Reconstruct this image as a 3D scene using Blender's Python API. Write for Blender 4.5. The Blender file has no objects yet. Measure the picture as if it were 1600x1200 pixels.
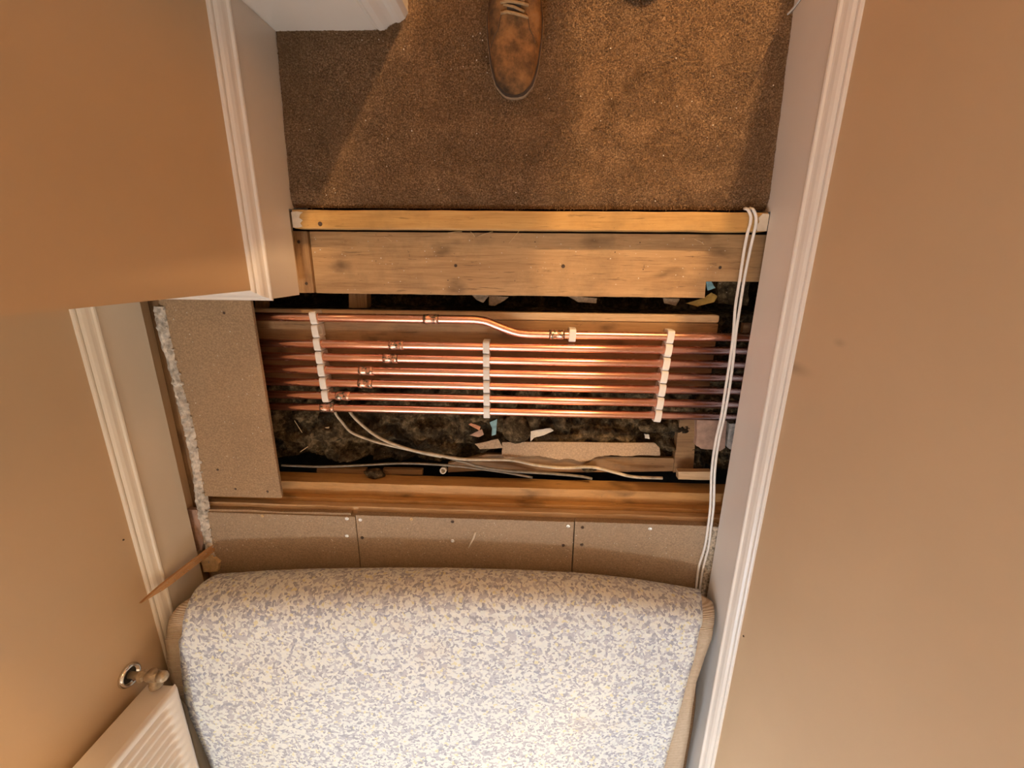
import bpy, bmesh, math, random
from mathutils import Vector, Matrix, noise
random.seed(7)
S = bpy.context.scene
COL = S.collection
PI = math.pi
# ------------------------------------------------------------------ camera
F = 666.263
RW = Matrix(((0.99913, -0.02025, 0.03646), (0.00938, 0.96088, 0.27682), (-0.04064, -0.27623, 0.96023)))
H = 0.95
cd = bpy.data.cameras.new('camera'); cam = bpy.data.objects.new('camera', cd); COL.objects.link(cam)
cd.sensor_fit = 'HORIZONTAL'; cd.sensor_width = 36; cd.lens = F / 1600 * 36; cd.clip_start = 0.01; cd.clip_end = 50
cam.matrix_world = Matrix.Translation((0, 0, H)) @ RW.to_4x4()
S.camera = cam
# ------------------------------------------------------------------ world, lights, exposure
W = bpy.data.worlds.new('world'); S.world = W; W.use_nodes = True
W.node_tree.nodes['Background'].inputs[0].default_value = (0.62, 0.78, 1.0, 1)
W.node_tree.nodes['Background'].inputs[1].default_value = 1.0
S.view_settings.view_transform = 'Standard'; S.view_settings.look = 'None'
S.view_settings.exposure = -0.13; S.view_settings.gamma = 1.0; S.view_settings.use_curve_mapping = False
def light(name, kind, loc, col, power, size=0.1, rot=(0, 0, 0), sy=None):
    d = bpy.data.lights.new(name, kind); o = bpy.data.objects.new(name, d); COL.objects.link(o)
    o.location = loc; o.rotation_euler = rot; d.color = col; d.energy = power
    if kind == 'AREA':
        d.size = size
        if sy: d.shape = 'RECTANGLE'; d.size_y = sy
    else: d.shadow_soft_size = size
    return o
LAMP_A = (0.70, 2.00, 2.22)
LAMP_B = (-0.48, -1.95, 2.22)
light('room_lamp', 'POINT', LAMP_A, (1.0, 0.63, 0.30), 290, 0.045)
light('hall_lamp', 'POINT', LAMP_B, (1.0, 0.97, 0.91), 56, 0.07)
light('window_daylight', 'AREA', (-1.0, -2.1, 1.55), (0.60, 0.80, 1.0), 38, 1.0, (0, -PI/2, 0), 1.1)
light('room_window_daylight', 'AREA', (-0.2, -3.96, 1.5), (0.70, 0.86, 1.0), 9, 0.9, (PI/2, 0, 0), 1.1)

# ------------------------------------------------------------------ helpers
def at(px, py, z):
    """point on the horizontal plane z that the photograph shows at pixel (px, py)"""
    d = RW @ Vector((px - 800, 600 - py, -F)); t = (z - H) / d.z
    return Vector((d.x*t, d.y*t, z))
ORG = {}
def tag(o, label=None, cat=None, group=None, kind=None):
    if label: o['label'] = label
    if cat: o['category'] = cat
    if group: o['group'] = group
    if kind: o['kind'] = kind
    return o
def thing(name, loc, label, cat, group=None):
    o = bpy.data.objects.new(name, None); COL.objects.link(o); o.location = loc; o.empty_display_size = 0.05
    ORG[o.name] = Vector(loc)
    return tag(o, label, cat, group)
def obj(name, vf, mat, parent=None, smooth=False, bevel=0, sub=0):
    V, Fc = vf[0], vf[1]
    V = [Vector(v) for v in V]
    if parent is not None: org = ORG[parent.name]
    else:
        lo = [min(v[i] for v in V) for i in range(3)]; hi = [max(v[i] for v in V) for i in range(3)]
        org = Vector(((lo[0]+hi[0])/2, (lo[1]+hi[1])/2, lo[2]))
    me = bpy.data.meshes.new(name); me.from_pydata([tuple(v - org) for v in V], [], Fc)
    bm = bmesh.new(); bm.from_mesh(me); bmesh.ops.recalc_face_normals(bm, faces=bm.faces); bm.to_mesh(me); bm.free()
    if mat: me.materials.append(mat)
    o = bpy.data.objects.new(name, me); COL.objects.link(o)
    if parent is not None: o.parent = parent
    else: o.location = org
    ORG[o.name] = org
    if smooth: me.shade_smooth()
    if bevel:
        m = o.modifiers.new('bevel', 'BEVEL'); m.width = bevel; m.segments = 2; m.limit_method = 'ANGLE'
    if sub:
        m = o.modifiers.new('sub', 'SUBSURF'); m.levels = sub; m.render_levels = sub
    return o
def join(*parts):
    V = []; Fc = []
    for v, f in parts:
        n = len(V); V += list(v); Fc += [tuple(i + n for i in q) for q in f]
    return V, Fc
def box(x0, x1, y0, y1, z0, z1):
    V = [(x, y, z) for z in (z0, z1) for y in (y0, y1) for x in (x0, x1)]
    return V, [(0, 2, 3, 1), (4, 5, 7, 6), (0, 1, 5, 4), (2, 6, 7, 3), (0, 4, 6, 2), (1, 3, 7, 5)]
def prism(pts, z0, z1):
    """plan polygon extruded vertically"""
    n = len(pts)
    V = [(p[0], p[1], z0) for p in pts] + [(p[0], p[1], z1) for p in pts]
    return V, [tuple(range(n))[::-1], tuple(range(n, 2*n))] + [(i, (i+1) % n, n+(i+1) % n, n+i) for i in range(n)]
def jag(a, b, n, amp):
    a = Vector(a); b = Vector(b); out = []
    for i in range(n):
        t = i/n; p = a.lerp(b, t)
        if i: p = p + Vector((random.uniform(-amp, amp), random.uniform(-amp, amp)))
        out.append((p.x, p.y))
    return out
def grain_board(x0, x1, y0, y1, z0, z1, nx=40, ny=8, amp=0.0006, seed=0):
    """a board with slightly uneven long edges and top"""
    V = []; Fc = []
    for k, z in enumerate((z0, z1)):
        for j in range(ny+1):
            for i in range(nx+1):
                x = x0+(x1-x0)*i/nx; y = y0+(y1-y0)*j/ny
                e = noise.noise(Vector((x*14+seed, j*0.7, seed)))*amp
                yy = y + (e*1.6 if j in (0, ny) else 0)
                V.append((x, yy, z + (noise.noise(Vector((x*9, y*60, seed+3)))*amp if k else 0)))
    m = (nx+1)*(ny+1)
    for j in range(ny):
        for i in range(nx):
            a = j*(nx+1)+i
            Fc.append((a, a+nx+1, a+nx+2, a+1)); Fc.append((m+a, m+a+1, m+a+nx+2, m+a+nx+1))
    for i in range(nx):
        for j in (0, ny):
            a = j*(nx+1)+i; Fc.append((a, a+1, m+a+1, m+a))
    for j in range(ny):
        for i in (0, nx):
            a = j*(nx+1)+i; Fc.append((a, a+nx+1, m+a+nx+1, m+a))
    return V, Fc
def catmull(P, n=8):
    P = [Vector(p) for p in P]; Q = [P[0]*2-P[1]] + P + [P[-1]*2-P[-2]]; out = []
    for i in range(1, len(Q)-2):
        for k in range(n):
            t = k/n; a, b, c, d = Q[i-1], Q[i], Q[i+1], Q[i+2]
            out.append(0.5*((2*b)+(c-a)*t+(2*a-5*b+4*c-d)*t*t+(3*b-a-3*c+d)*t**3))
    out.append(P[-1]); return out
def tube(P, r, seg=12, rz=None):
    P = [Vector(p) for p in P]; V = []; Fc = []
    up = Vector((0, 0, 1)); n = len(P)
    for i, p in enumerate(P):
        t = (P[min(i+1, n-1)] - P[max(i-1, 0)]).normalized()
        u = up if abs(t.z) < 0.9 else Vector((0, 1, 0))
        a = t.cross(u).normalized(); b = a.cross(t).normalized()
        rr = r[i] if isinstance(r, (list, tuple)) else r
        for k in range(seg):
            an = 2*PI*k/seg
            V.append(p + a*math.cos(an)*rr + b*math.sin(an)*(rz if rz else rr))
    for i in range(n-1):
        for k in range(seg):
            Fc.append((i*seg+k, i*seg+(k+1) % seg, (i+1)*seg+(k+1) % seg, (i+1)*seg+k))
    Fc.append(tuple(range(seg))[::-1]); Fc.append(tuple((n-1)*seg+k for k in range(seg)))
    return V, Fc
def lathe(c, axis, prof, seg=20):
    """prof: list of (distance along axis, radius)"""
    axis = Vector(axis).normalized()
    return tube_r([Vector(c)+axis*d for d, _ in prof], [r for _, r in prof], axis, seg)
def tube_r(P, R, axis, seg):
    u = Vector((0, 0, 1)) if abs(axis.z) < 0.9 else Vector((0, 1, 0))
    a = axis.cross(u).normalized(); b = a.cross(axis).normalized(); V = []; Fc = []; n = len(P)
    for p, r in zip(P, R):
        for k in range(seg):
            an = 2*PI*k/seg; V.append(p+a*math.cos(an)*r+b*math.sin(an)*r)
    for i in range(n-1):
        for k in range(seg): Fc.append((i*seg+k, i*seg+(k+1) % seg, (i+1)*seg+(k+1) % seg, (i+1)*seg+k))
    Fc.append(tuple(range(seg))[::-1]); Fc.append(tuple((n-1)*seg+k for k in range(seg)))
    return V, Fc
def sweep(path, prof, left=True):
    """moulding: profile (out, z) swept along a plan path with mitred corners"""
    P = [Vector(p) for p in path]; n = len(P); V = []; Fc = []; m = len(prof)
    nn = []
    for i in range(n-1):
        d = (P[i+1]-P[i]).normalized(); nn.append(Vector((-d.y, d.x)) if left else Vector((d.y, -d.x)))
    for i in range(n):
        if i == 0: o = nn[0]
        elif i == n-1: o = nn[-1]
        else:
            o = (nn[i-1]+nn[i]).normalized(); o = o / o.dot(nn[i])
        for t, z in prof: V.append((P[i].x+o.x*t, P[i].y+o.y*t, z))
    for i in range(n-1):
        for k in range(m): Fc.append((i*m+k, i*m+(k+1) % m, (i+1)*m+(k+1) % m, (i+1)*m+k))
    Fc.append(tuple(range(m))); Fc.append(tuple((n-1)*m+k for k in range(m)))
    return V, Fc
def blob(c, r, seed=0, n=10, amp=0.35, flat=1.0):
    """lumpy irregular piece"""
    bm = bmesh.new(); bmesh.ops.create_icosphere(bm, subdivisions=2, radius=1)
    V = []
    for v in bm.verts:
        q = v.co; k = 1+amp*noise.noise(q*1.7+Vector((seed*3.1, seed, 0)))*2
        V.append((c[0]+q.x*r[0]*k, c[1]+q.y*r[1]*k, c[2]+q.z*r[2]*k*flat))
    Fc = [tuple(v.index for v in f.verts) for f in bm.faces]; bm.free(); return V, Fc

# ------------------------------------------------------------------ materials
def mat(name):
    m = bpy.data.materials.new(name); m.use_nodes = True; nt = m.node_tree
    return m, nt, nt.nodes['Principled BSDF']
def N(nt, t, **k):
    n = nt.nodes.new(t)
    for a, b in k.items():
        if a in n.inputs: n.inputs[a].default_value = b
        else: setattr(n, a, b)
    return n
def ramp(nt, fac, stops, interp='LINEAR'):
    r = nt.nodes.new('ShaderNodeValToRGB'); r.color_ramp.interpolation = interp
    e = r.color_ramp.elements
    while len(e) < len(stops): e.new(0.5)
    for i, (p, c) in enumerate(stops): e[i].position = p; e[i].color = (*c, 1)
    nt.links.new(fac, r.inputs[0]); return r.outputs[0]
def coords(nt, scale=(1, 1, 1), src='Object'):
    tc = nt.nodes.new('ShaderNodeTexCoord'); mp = nt.nodes.new('ShaderNodeMapping'); mp.inputs['Scale'].default_value = scale
    nt.links.new(tc.outputs[src], mp.inputs[0]); return mp.outputs[0]
def nz(nt, co, scale, detail=6, rough=0.6, dist=0.0):
    n = N(nt, 'ShaderNodeTexNoise', Scale=scale, Detail=detail, Roughness=rough, Distortion=dist); nt.links.new(co, n.inputs['Vector']); return n.outputs['Fac']
def bump(nt, b, h, strength, dist=0.002):
    n = N(nt, 'ShaderNodeBump', Strength=strength, Distance=dist); nt.links.new(h, n.inputs['Height']); nt.links.new(n.outputs[0], b.inputs['Normal'])
def mix(nt, fac, a, b, mode='MIX'):
    m = nt.nodes.new('ShaderNodeMix'); m.data_type = 'RGBA'; m.blend_type = mode
    for s, v in ((m.inputs[0], fac), (m.inputs[6], a), (m.inputs[7], b)):
        if isinstance(v, (int, float)): s.default_value = v
        elif isinstance(v, tuple): s.default_value = (*v, 1)
        else: nt.links.new(v, s)
    return m.outputs[2]
def simple(name, col, rough=0.5, metal=0.0, var=0.12, scale=30, bmp=0.1, spec=0.5):
    m, nt, b = mat(name); co = coords(nt); f = nz(nt, co, scale)
    c = ramp(nt, f, [(0.3, tuple(x*(1-var) for x in col)), (0.7, tuple(min(1, x*(1+var)) for x in col))])
    nt.links.new(c, b.inputs['Base Color']); b.inputs['Roughness'].default_value = rough; b.inputs['Metallic'].default_value = metal
    b.inputs['Specular IOR Level'].default_value = spec
    if bmp: bump(nt, b, f, bmp)
    return m
def wood(name, c_lo, c_mid, c_hi, along='X', rough=0.6, dirt=0.35, knots=True, bm_s=0.25, dcol=(0.05, 0.03, 0.018)):
    m, nt, b = mat(name)
    st = {'X': (1.5, 26, 26), 'Y': (26, 1.5, 26), 'Z': (26, 26, 1.5)}[along]
    co = coords(nt, st); f = nz(nt, co, 2.2, 8, 0.62, 0.6)
    col = ramp(nt, f, [(0.28, c_lo), (0.5, c_mid), (0.72, c_hi)])
    c1 = coords(nt); fine = nz(nt, coords(nt, tuple(s*4 for s in st)), 3, 4, 0.7)
    col = mix(nt, 0.35, col, ramp(nt, fine, [(0.35, c_lo), (0.65, c_hi)]), 'MULTIPLY') if False else mix(nt, 0.3, col, ramp(nt, fine, [(0.35, c_lo), (0.65, c_hi)]))
    if knots:
        st2 = {'X': (5, 11, 11), 'Y': (11, 5, 11), 'Z': (11, 11, 5)}[along]
        v = N(nt, 'ShaderNodeTexVoronoi', Scale=0.9, voronoi_dimensions='2D' if along != 'Z' else '3D')
        kd = N(nt, 'ShaderNodeTexNoise', Scale=3.0, Detail=3.0); kc = coords(nt, st2); nt.links.new(kc, kd.inputs['Vector'])
        ka = N(nt, 'ShaderNodeVectorMath', operation='MULTIPLY_ADD'); nt.links.new(kd.outputs['Color'], ka.inputs[0]); ka.inputs[1].default_value = (0.5, 0.5, 0.5); nt.links.new(kc, ka.inputs[2])
        nt.links.new(ka.outputs[0], v.inputs['Vector'])
        k = ramp(nt, v.outputs['Distance'], [(0.02, (0.7, 0.7, 0.7)), (0.17, (0, 0, 0))])
        col = mix(nt, k, col, tuple(x*0.4 for x in c_lo))
    d = ramp(nt, nz(nt, c1, 9, 9, 0.7), [(0.5, (0, 0, 0)), (0.78, (dirt, dirt, dirt))])
    col = mix(nt, d, col, dcol)
    sp = ramp(nt, nz(nt, c1, 130, 3, 0.5), [(0.70, (0, 0, 0)), (0.76, (dirt, dirt, dirt))])
    col = mix(nt, sp, col, dcol)
    st3 = {'X': (9, 110, 110), 'Y': (110, 9, 110), 'Z': (110, 110, 9)}[along]
    ck = ramp(nt, nz(nt, coords(nt, st3), 1.6, 5, 0.65, 0.5), [(0.60, (0, 0, 0)), (0.68, (dirt*1.3,)*3)])
    col = mix(nt, ck, col, tuple(x*0.35 for x in c_lo))
    nt.links.new(col, b.inputs['Base Color']); b.inputs['Roughness'].default_value = rough
    bump(nt, b, f, bm_s, 0.001)
    return m
def chip(name, c, dirt=0.3):
    m, nt, b = mat(name); co = coords(nt)
    f = nz(nt, co, 260, 3, 0.6); g = nz(nt, coords(nt, (1, 1.7, 1)), 90, 4, 0.6); d = nz(nt, co, 6, 8, 0.65)
    col = ramp(nt, f, [(0.3, tuple(x*0.72 for x in c)), (0.55, c), (0.75, tuple(min(1, x*1.35) for x in c))])
    col = mix(nt, ramp(nt, g, [(0.55, (0, 0, 0)), (0.7, (0.4, 0.4, 0.4))]), col, tuple(x*0.6 for x in c))
    col = mix(nt, ramp(nt, d, [(0.5, (0, 0, 0)), (0.75, (dirt, dirt, dirt))]), col, tuple(x*0.4 for x in c))
    nt.links.new(col, b.inputs['Base Color']); b.inputs['Roughness'].default_value = 0.75
    bump(nt, b, f, 0.12, 0.001); return m
def paint(name, c, rough=0.55, bmp=0.05, marks=()):
    m, nt, b = mat(name); co = coords(nt, src='Generated') if False else coords(nt)
    f = nz(nt, co, 260, 3, 0.5); g = nz(nt, co, 3, 5, 0.6)
    col = ramp(nt, g, [(0.3, tuple(x*0.96 for x in c)), (0.7, tuple(min(1, x*1.03) for x in c))])
    geo = nt.nodes.new('ShaderNodeNewGeometry')
    for (p, r, s) in marks:       # scuffs at true places on the wall
        sub = N(nt, 'ShaderNodeVectorMath', operation='SUBTRACT'); nt.links.new(geo.outputs['Position'], sub.inputs[0]); sub.inputs[1].default_value = p
        dv = N(nt, 'ShaderNodeVectorMath', operation='DIVIDE'); nt.links.new(sub.outputs[0], dv.inputs[0]); dv.inputs[1].default_value = r
        ln = N(nt, 'ShaderNodeVectorMath', operation='LENGTH'); nt.links.new(dv.outputs[0], ln.inputs[0])
        k = ramp(nt, ln.outputs['Value'], [(0.0, (s, s, s)), (1.0, (0, 0, 0))], 'EASE')
        col = mix(nt, k, col, tuple(x*0.35 for x in c))
    nt.links.new(col, b.inputs['Base Color']); b.inputs['Roughness'].default_value = rough
    bump(nt, b, f, bmp, 0.001); return m

M = {}
M['wall'] = paint('wall_paint', (0.60, 0.43, 0.265), 0.6, 0.05, (((0.494, -0.185, 0.16), (0.05, 0.018, 0.07), 0.45), ((0.494, -0.12, 0.26), (0.02, 0.01, 0.02), 0.3)))
M['ceiling'] = paint('ceiling_paint', (0.80, 0.77, 0.72), 0.8)
M['gloss'] = paint('white_gloss', (0.74, 0.69, 0.64), 0.28, 0.03)
M['gloss_old'] = paint('cream_gloss', (0.72, 0.64, 0.52), 0.32, 0.06)
M['pine'] = wood('pine_board', (0.27, 0.145, 0.06), (0.44, 0.265, 0.125), (0.53, 0.34, 0.165), 'X', 0.6, 0.45)
M['sill'] = wood('sill_wood', (0.36, 0.19, 0.055), (0.50, 0.29, 0.095), (0.59, 0.37, 0.14), 'X', 0.42, 0.4, False)
M['oldwood'] = wood('old_wood', (0.20, 0.105, 0.045), (0.34, 0.20, 0.095), (0.44, 0.27, 0.13), 'X', 0.65, 0.5)
M['oldwood_y'] = wood('old_wood_cross', (0.18, 0.09, 0.04), (0.34, 0.19, 0.08), (0.46, 0.28, 0.13), 'Y', 0.65, 0.6)
M['darkwood'] = wood('dark_old_wood', (0.14, 0.07, 0.028), (0.26, 0.145, 0.06), (0.34, 0.20, 0.09), 'X', 0.7, 0.6)  # darker brown version of the old wood
M['joist'] = wood('joist_wood', (0.36, 0.18, 0.055), (0.52, 0.285, 0.095), (0.62, 0.36, 0.14), 'X', 0.6, 0.35)
M['batten'] = wood('batten_wood', (0.40, 0.25, 0.12), (0.58, 0.39, 0.22), (0.66, 0.47, 0.28), 'X', 0.6, 0.3, False)
M['chip'] = chip('chipboard', (0.34, 0.225, 0.13))
M['chip_pale'] = chip('pale_chipboard', (0.345, 0.25, 0.165))
M['hard'] = chip('hardboard', (0.42, 0.29, 0.18), 0.2)
M['white_plastic'] = simple('white_plastic', (0.78, 0.74, 0.70), 0.4, 0, 0.04, 20, 0)
M['cable'] = simple('cable_sheath', (0.78, 0.76, 0.73), 0.4, 0, 0.06, 60, 0.02)
M['cable_dirty'] = simple('dusty_cable_sheath', (0.52, 0.44, 0.33), 0.6, 0, 0.3, 60, 0.1)
M['cable_grey'] = simple('grey_cable_sheath', (0.20, 0.17, 0.13), 0.6, 0, 0.3, 60, 0.1)
M['valve'] = simple('dusty_valve_paint', (0.40, 0.32, 0.22), 0.45, 0.2, 0.4, 60, 0.2)
M['chrome'] = simple('chrome', (0.80, 0.78, 0.75), 0.08, 1.0, 0.03, 20, 0)
M['steel'] = simple('zinc_screw', (0.75, 0.75, 0.75), 0.3, 1.0, 0.1, 200, 0)
M['rust'] = simple('rusty_nail', (0.08, 0.05, 0.035), 0.7, 0.3, 0.3, 200, 0.1)
M['rad'] = simple('radiator_enamel', (0.80, 0.74, 0.68), 0.3, 0, 0.03, 10, 0)
M['plaster'] = simple('plaster', (0.50, 0.45, 0.39), 0.85, 0, 0.55, 70, 1.0)
M['pinkplaster'] = simple('pink_plaster', (0.40, 0.25, 0.18), 0.9, 0, 0.25, 50, 0.5)
M['brick'] = simple('fired_clay', (0.50, 0.22, 0.12), 0.9, 0, 0.25, 90, 0.5)
M['paper'] = simple('torn_paper', (0.62, 0.56, 0.47), 0.8, 0, 0.15, 60, 0.3)
M['blue'] = simple('blue_foam', (0.22, 0.38, 0.42), 0.8, 0, 0.3, 90, 0.4)
M['yellow'] = simple('yellow_scrap', (0.34, 0.20, 0.04), 0.8, 0, 0.3, 60, 0.4)
M['straw'] = simple('wood_splinter', (0.62, 0.44, 0.24), 0.8, 0, 0.2, 90, 0.1)
M['soil'] = simple('dark_soil', (0.035, 0.027, 0.02), 0.95, 0, 0.5, 40, 0.8)
M['trouser'] = simple('dark_trouser_cloth', (0.05, 0.05, 0.06), 0.9, 0, 0.2, 200, 0.2)
M['backing'] = None
# copper
m, nt, b = mat('copper'); co = coords(nt, (1.2, 8, 8)); f = nz(nt, co, 14, 6, 0.65)
nt.links.new(ramp(nt, f, [(0.3, (0.84, 0.40, 0.27)), (0.6, (0.95, 0.55, 0.41))]), b.inputs['Base Color']); b.inputs['Metallic'].default_value = 1
r = ramp(nt, f, [(0.3, (0.30,)*3), (0.7, (0.19,)*3)]); nt.links.new(r, b.inputs['Roughness']); M['copper'] = m
m, nt, b = mat('fluxed_copper'); f = nz(nt, coords(nt), 160, 5, 0.7)
nt.links.new(ramp(nt, f, [(0.42, (0.10, 0.13, 0.10)), (0.52, (0.86, 0.46, 0.33))]), b.inputs['Base Color']); b.inputs['Metallic'].default_value = 0.9
b.inputs['Roughness'].default_value = 0.32; M['copper_flux'] = m
# underlay: reconstituted foam crumb
m, nt, b = mat('foam_underlay'); co = coords(nt)
wn = N(nt, 'ShaderNodeTexNoise', Scale=70.0, Detail=2.0); nt.links.new(co, wn.inputs['Vector'])
wa = N(nt, 'ShaderNodeVectorMath', operation='MULTIPLY_ADD'); nt.links.new(wn.outputs['Color'], wa.inputs[0]); wa.inputs[1].default_value = (0.014, 0.014, 0.014); nt.links.new(co, wa.inputs[2])
def cells(scale, stops):
    v = N(nt, 'ShaderNodeTexVoronoi', Scale=scale); nt.links.new(wa.outputs[0], v.inputs['Vector'])
    s = nt.nodes.new('ShaderNodeSeparateColor'); nt.links.new(v.outputs['Color'], s.inputs[0])
    return ramp(nt, s.outputs[0], stops, 'CONSTANT'), v.outputs['Distance']
c1, d1 = cells(165, [(0, (0.72, 0.76, 0.78)), (0.28, (0.55, 0.58, 0.64)), (0.42, (0.76, 0.79, 0.78)), (0.66, (0.36, 0.38, 0.46)), (0.80, (0.47, 0.49, 0.56)), (0.95, (0.70, 0.69, 0.52))])
c2, d2 = cells(95, [(0, (0, 0, 0)), (0.84, (1, 1, 1))])
c3, d3 = cells(96, [(0, (0.34, 0.37, 0.48)), (0.4, (0.40, 0.43, 0.53)), (0.7, (0.70, 0.75, 0.76)), (0.9, (0.5, 0.52, 0.58))])
col = mix(nt, c2, c1, c3)
st = ramp(nt, nz(nt, co, 5, 5, 0.6), [(0.62, (0, 0, 0)), (0.8, (0.35, 0.35, 0.35))]); col = mix(nt, st, col, (0.55, 0.42, 0.28))
nt.links.new(col, b.inputs['Base Color']); b.inputs['Roughness'].default_value = 0.9
bump(nt, b, nz(nt, co, 120, 5, 0.6), 0.5, 0.003); M['underlay'] = m
# carpet backing (woven, ribbed)
m, nt, b = mat('carpet_backing'); co = coords(nt)
w = N(nt, 'ShaderNodeTexWave', Scale=90.0, Distortion=0.6, wave_type='BANDS', bands_direction='Y'); nt.links.new(co, w.inputs['Vector'])
f = nz(nt, co, 120, 4)
col = ramp(nt, w.outputs['Fac'], [(0.2, (0.42, 0.32, 0.22)), (0.7, (0.64, 0.54, 0.42))])
nt.links.new(mix(nt, 0.3, col, ramp(nt, f, [(0.3, (0.4, 0.3, 0.2)), (0.7, (0.7, 0.6, 0.48))])), b.inputs['Base Color']); b.inputs['Roughness'].default_value = 0.85
bump(nt, b, w.outputs['Fac'], 0.6, 0.002); M['backing'] = m
# carpet pile
def pile_mat(name, k=1.0):
    m, nt, b = mat(name); co = coords(nt); f = nz(nt, co, 330, 4, 0.7); g = nz(nt, co, 5, 6, 0.65)
    col = ramp(nt, f, [(0.32, (0.085*k, 0.05*k, 0.026*k)), (0.52, (0.23*k, 0.14*k, 0.078*k)), (0.72, (0.50*k, 0.34*k, 0.20*k))])
    col = mix(nt, ramp(nt, g, [(0.45, (0, 0, 0)), (0.75, (0.5, 0.5, 0.5))]), col, (0.20*k, 0.115*k, 0.055*k))
    geo = nt.nodes.new('ShaderNodeNewGeometry')
    for (p, r_, s) in ((at(1000, 115, -0.01), (0.018, 0.026, 0.1), 0.45), (at(980, 138, -0.01), (0.022, 0.030, 0.1), 0.5), (at(957, 163, -0.005), (0.022, 0.024, 0.1), 0.55), (at(931, 201, 0), (0.006, 0.005, 0.1), 0.85)):
        sub = N(nt, 'ShaderNodeVectorMath', operation='SUBTRACT'); nt.links.new(geo.outputs['Position'], sub.inputs[0]); sub.inputs[1].default_value = p
        dv = N(nt, 'ShaderNodeVectorMath', operation='DIVIDE'); nt.links.new(sub.outputs[0], dv.inputs[0]); dv.inputs[1].default_value = r_
        ln = N(nt, 'ShaderNodeVectorMath', operation='LENGTH'); nt.links.new(dv.outputs[0], ln.inputs[0])
        kk = ramp(nt, ln.outputs['Value'], [(0.0, (s, s, s)), (1.0, (0, 0, 0))], 'EASE'); col = mix(nt, kk, col, (0.05, 0.028, 0.013))
    nt.links.new(col, b.inputs['Base Color']); b.inputs['Roughness'].default_value = 0.95; b.inputs['Specular IOR Level'].default_value = 0.15
    bump(nt, b, f, 0.8, 0.004); return m
M['pile'] = pile_mat('carpet_pile', 0.86)
# insulation / dusty mineral wool
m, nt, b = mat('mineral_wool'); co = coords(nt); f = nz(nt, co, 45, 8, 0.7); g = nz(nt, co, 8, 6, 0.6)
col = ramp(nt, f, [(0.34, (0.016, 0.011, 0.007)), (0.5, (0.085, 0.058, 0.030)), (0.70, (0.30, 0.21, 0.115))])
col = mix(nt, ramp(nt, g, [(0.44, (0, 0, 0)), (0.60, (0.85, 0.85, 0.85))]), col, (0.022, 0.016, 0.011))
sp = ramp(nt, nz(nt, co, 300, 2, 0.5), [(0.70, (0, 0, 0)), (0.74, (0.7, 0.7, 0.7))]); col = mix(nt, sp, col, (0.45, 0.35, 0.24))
nt.links.new(col, b.inputs['Base Color']); b.inputs['Roughness'].default_value = 1; b.inputs['Specular IOR Level'].default_value = 0.05
bump(nt, b, f, 1.0, 0.006); M['wool'] = m
# suede
m, nt, b = mat('worn_suede'); co = coords(nt); f = nz(nt, co, 22, 7, 0.65); g = nz(nt, co, 250, 3)
col = ramp(nt, f, [(0.34, (0.05, 0.03, 0.018)), (0.46, (0.13, 0.065, 0.027)), (0.58, (0.26, 0.125, 0.045)), (0.72, (0.28, 0.17, 0.09))])
nt.links.new(col, b.inputs['Base Color']); b.inputs['Roughness'].default_value = 0.9; b.inputs['Specular IOR Level'].default_value = 0.2; bump(nt, b, g, 0.3, 0.001); M['suede'] = m
M['sole'] = simple('crepe_sole', (0.26, 0.17, 0.10), 0.7, 0, 0.2, 60, 0.2)
M['lace'] = simple('shoe_lace', (0.34, 0.22, 0.11), 0.85, 0, 0.2, 200, 0.3)
M['welt'] = simple('dark_welt', (0.05, 0.03, 0.02), 0.8, 0, 0.2, 200, 0.2)
M['skin'] = simple('skin', (0.55, 0.34, 0.25), 0.55, 0, 0.05, 20, 0.05)
M['shirt'] = simple('grey_work_shirt', (0.12, 0.12, 0.13), 0.9, 0, 0.1, 200, 0.1)
m, nt, b = mat('lamp_glass'); b.inputs['Emission Color'].default_value = (1, 0.72, 0.42, 1); b.inputs['Emission Strength'].default_value = 6; M['lamp'] = m
m, nt, b = mat('window_glass'); b.inputs['Transmission Weight'].default_value = 1; b.inputs['Roughness'].default_value = 0; M['glass'] = m

# ------------------------------------------------------------------ setting
XR, XL, XP = 0.494, -0.886, -0.520      # right wall, lower left wall, projecting left wall
YC, YS, YR = -0.057, 0.442, 0.60        # projecting corner, stub wall face, end of right wall
TOP = 2.4
def struct(name, vf, m, **k): o = obj(name, vf, m, **k); o['kind'] = 'structure'; return o
# floor: the ground under the void and the slab of the rest of the flat
struct('floor', join(box(-2.2, 2.2, -4.2, 3.3, -0.36, -0.30), box(-2.2, 2.2, 0.70, 3.3, -0.05, -0.012), box(-1.1, 0.9, -4.2, -1.30, -0.05, -0.02)), M['soil'])
struct('wall_void', join(box(-1.10, -1.04, -1.3, 0.7, -0.30, -0.02), box(0.73, 0.79, -1.3, 0.7, -0.30, 0.0), box(-1.1, 0.79, 0.50, 0.56, -0.30, -0.06), box(-1.1, 0.79, -1.3, -1.25, -0.30, -0.02)), M['soil'])
struct('wall_right', join(box(XR, XR+0.12, -4.0, YR, 0.0, TOP)), M['wall'])
struct('wall_left_projecting', box(-1.6, XP, YC, YS+0.10, -0.02, TOP), M['wall'])
wy0, wy1, wz0, wz1 = -2.65, -1.55, 1.0, 2.1
struct('wall_left', join(box(XL-0.12, XL, -4.0, wy0, -0.02, TOP), box(XL-0.12, XL, wy1, YC, -0.02, TOP), box(XL-0.12, XL, wy0, wy1, -0.02, wz0), box(XL-0.12, XL, wy0, wy1, wz1, TOP)), M['wall'])
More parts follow.
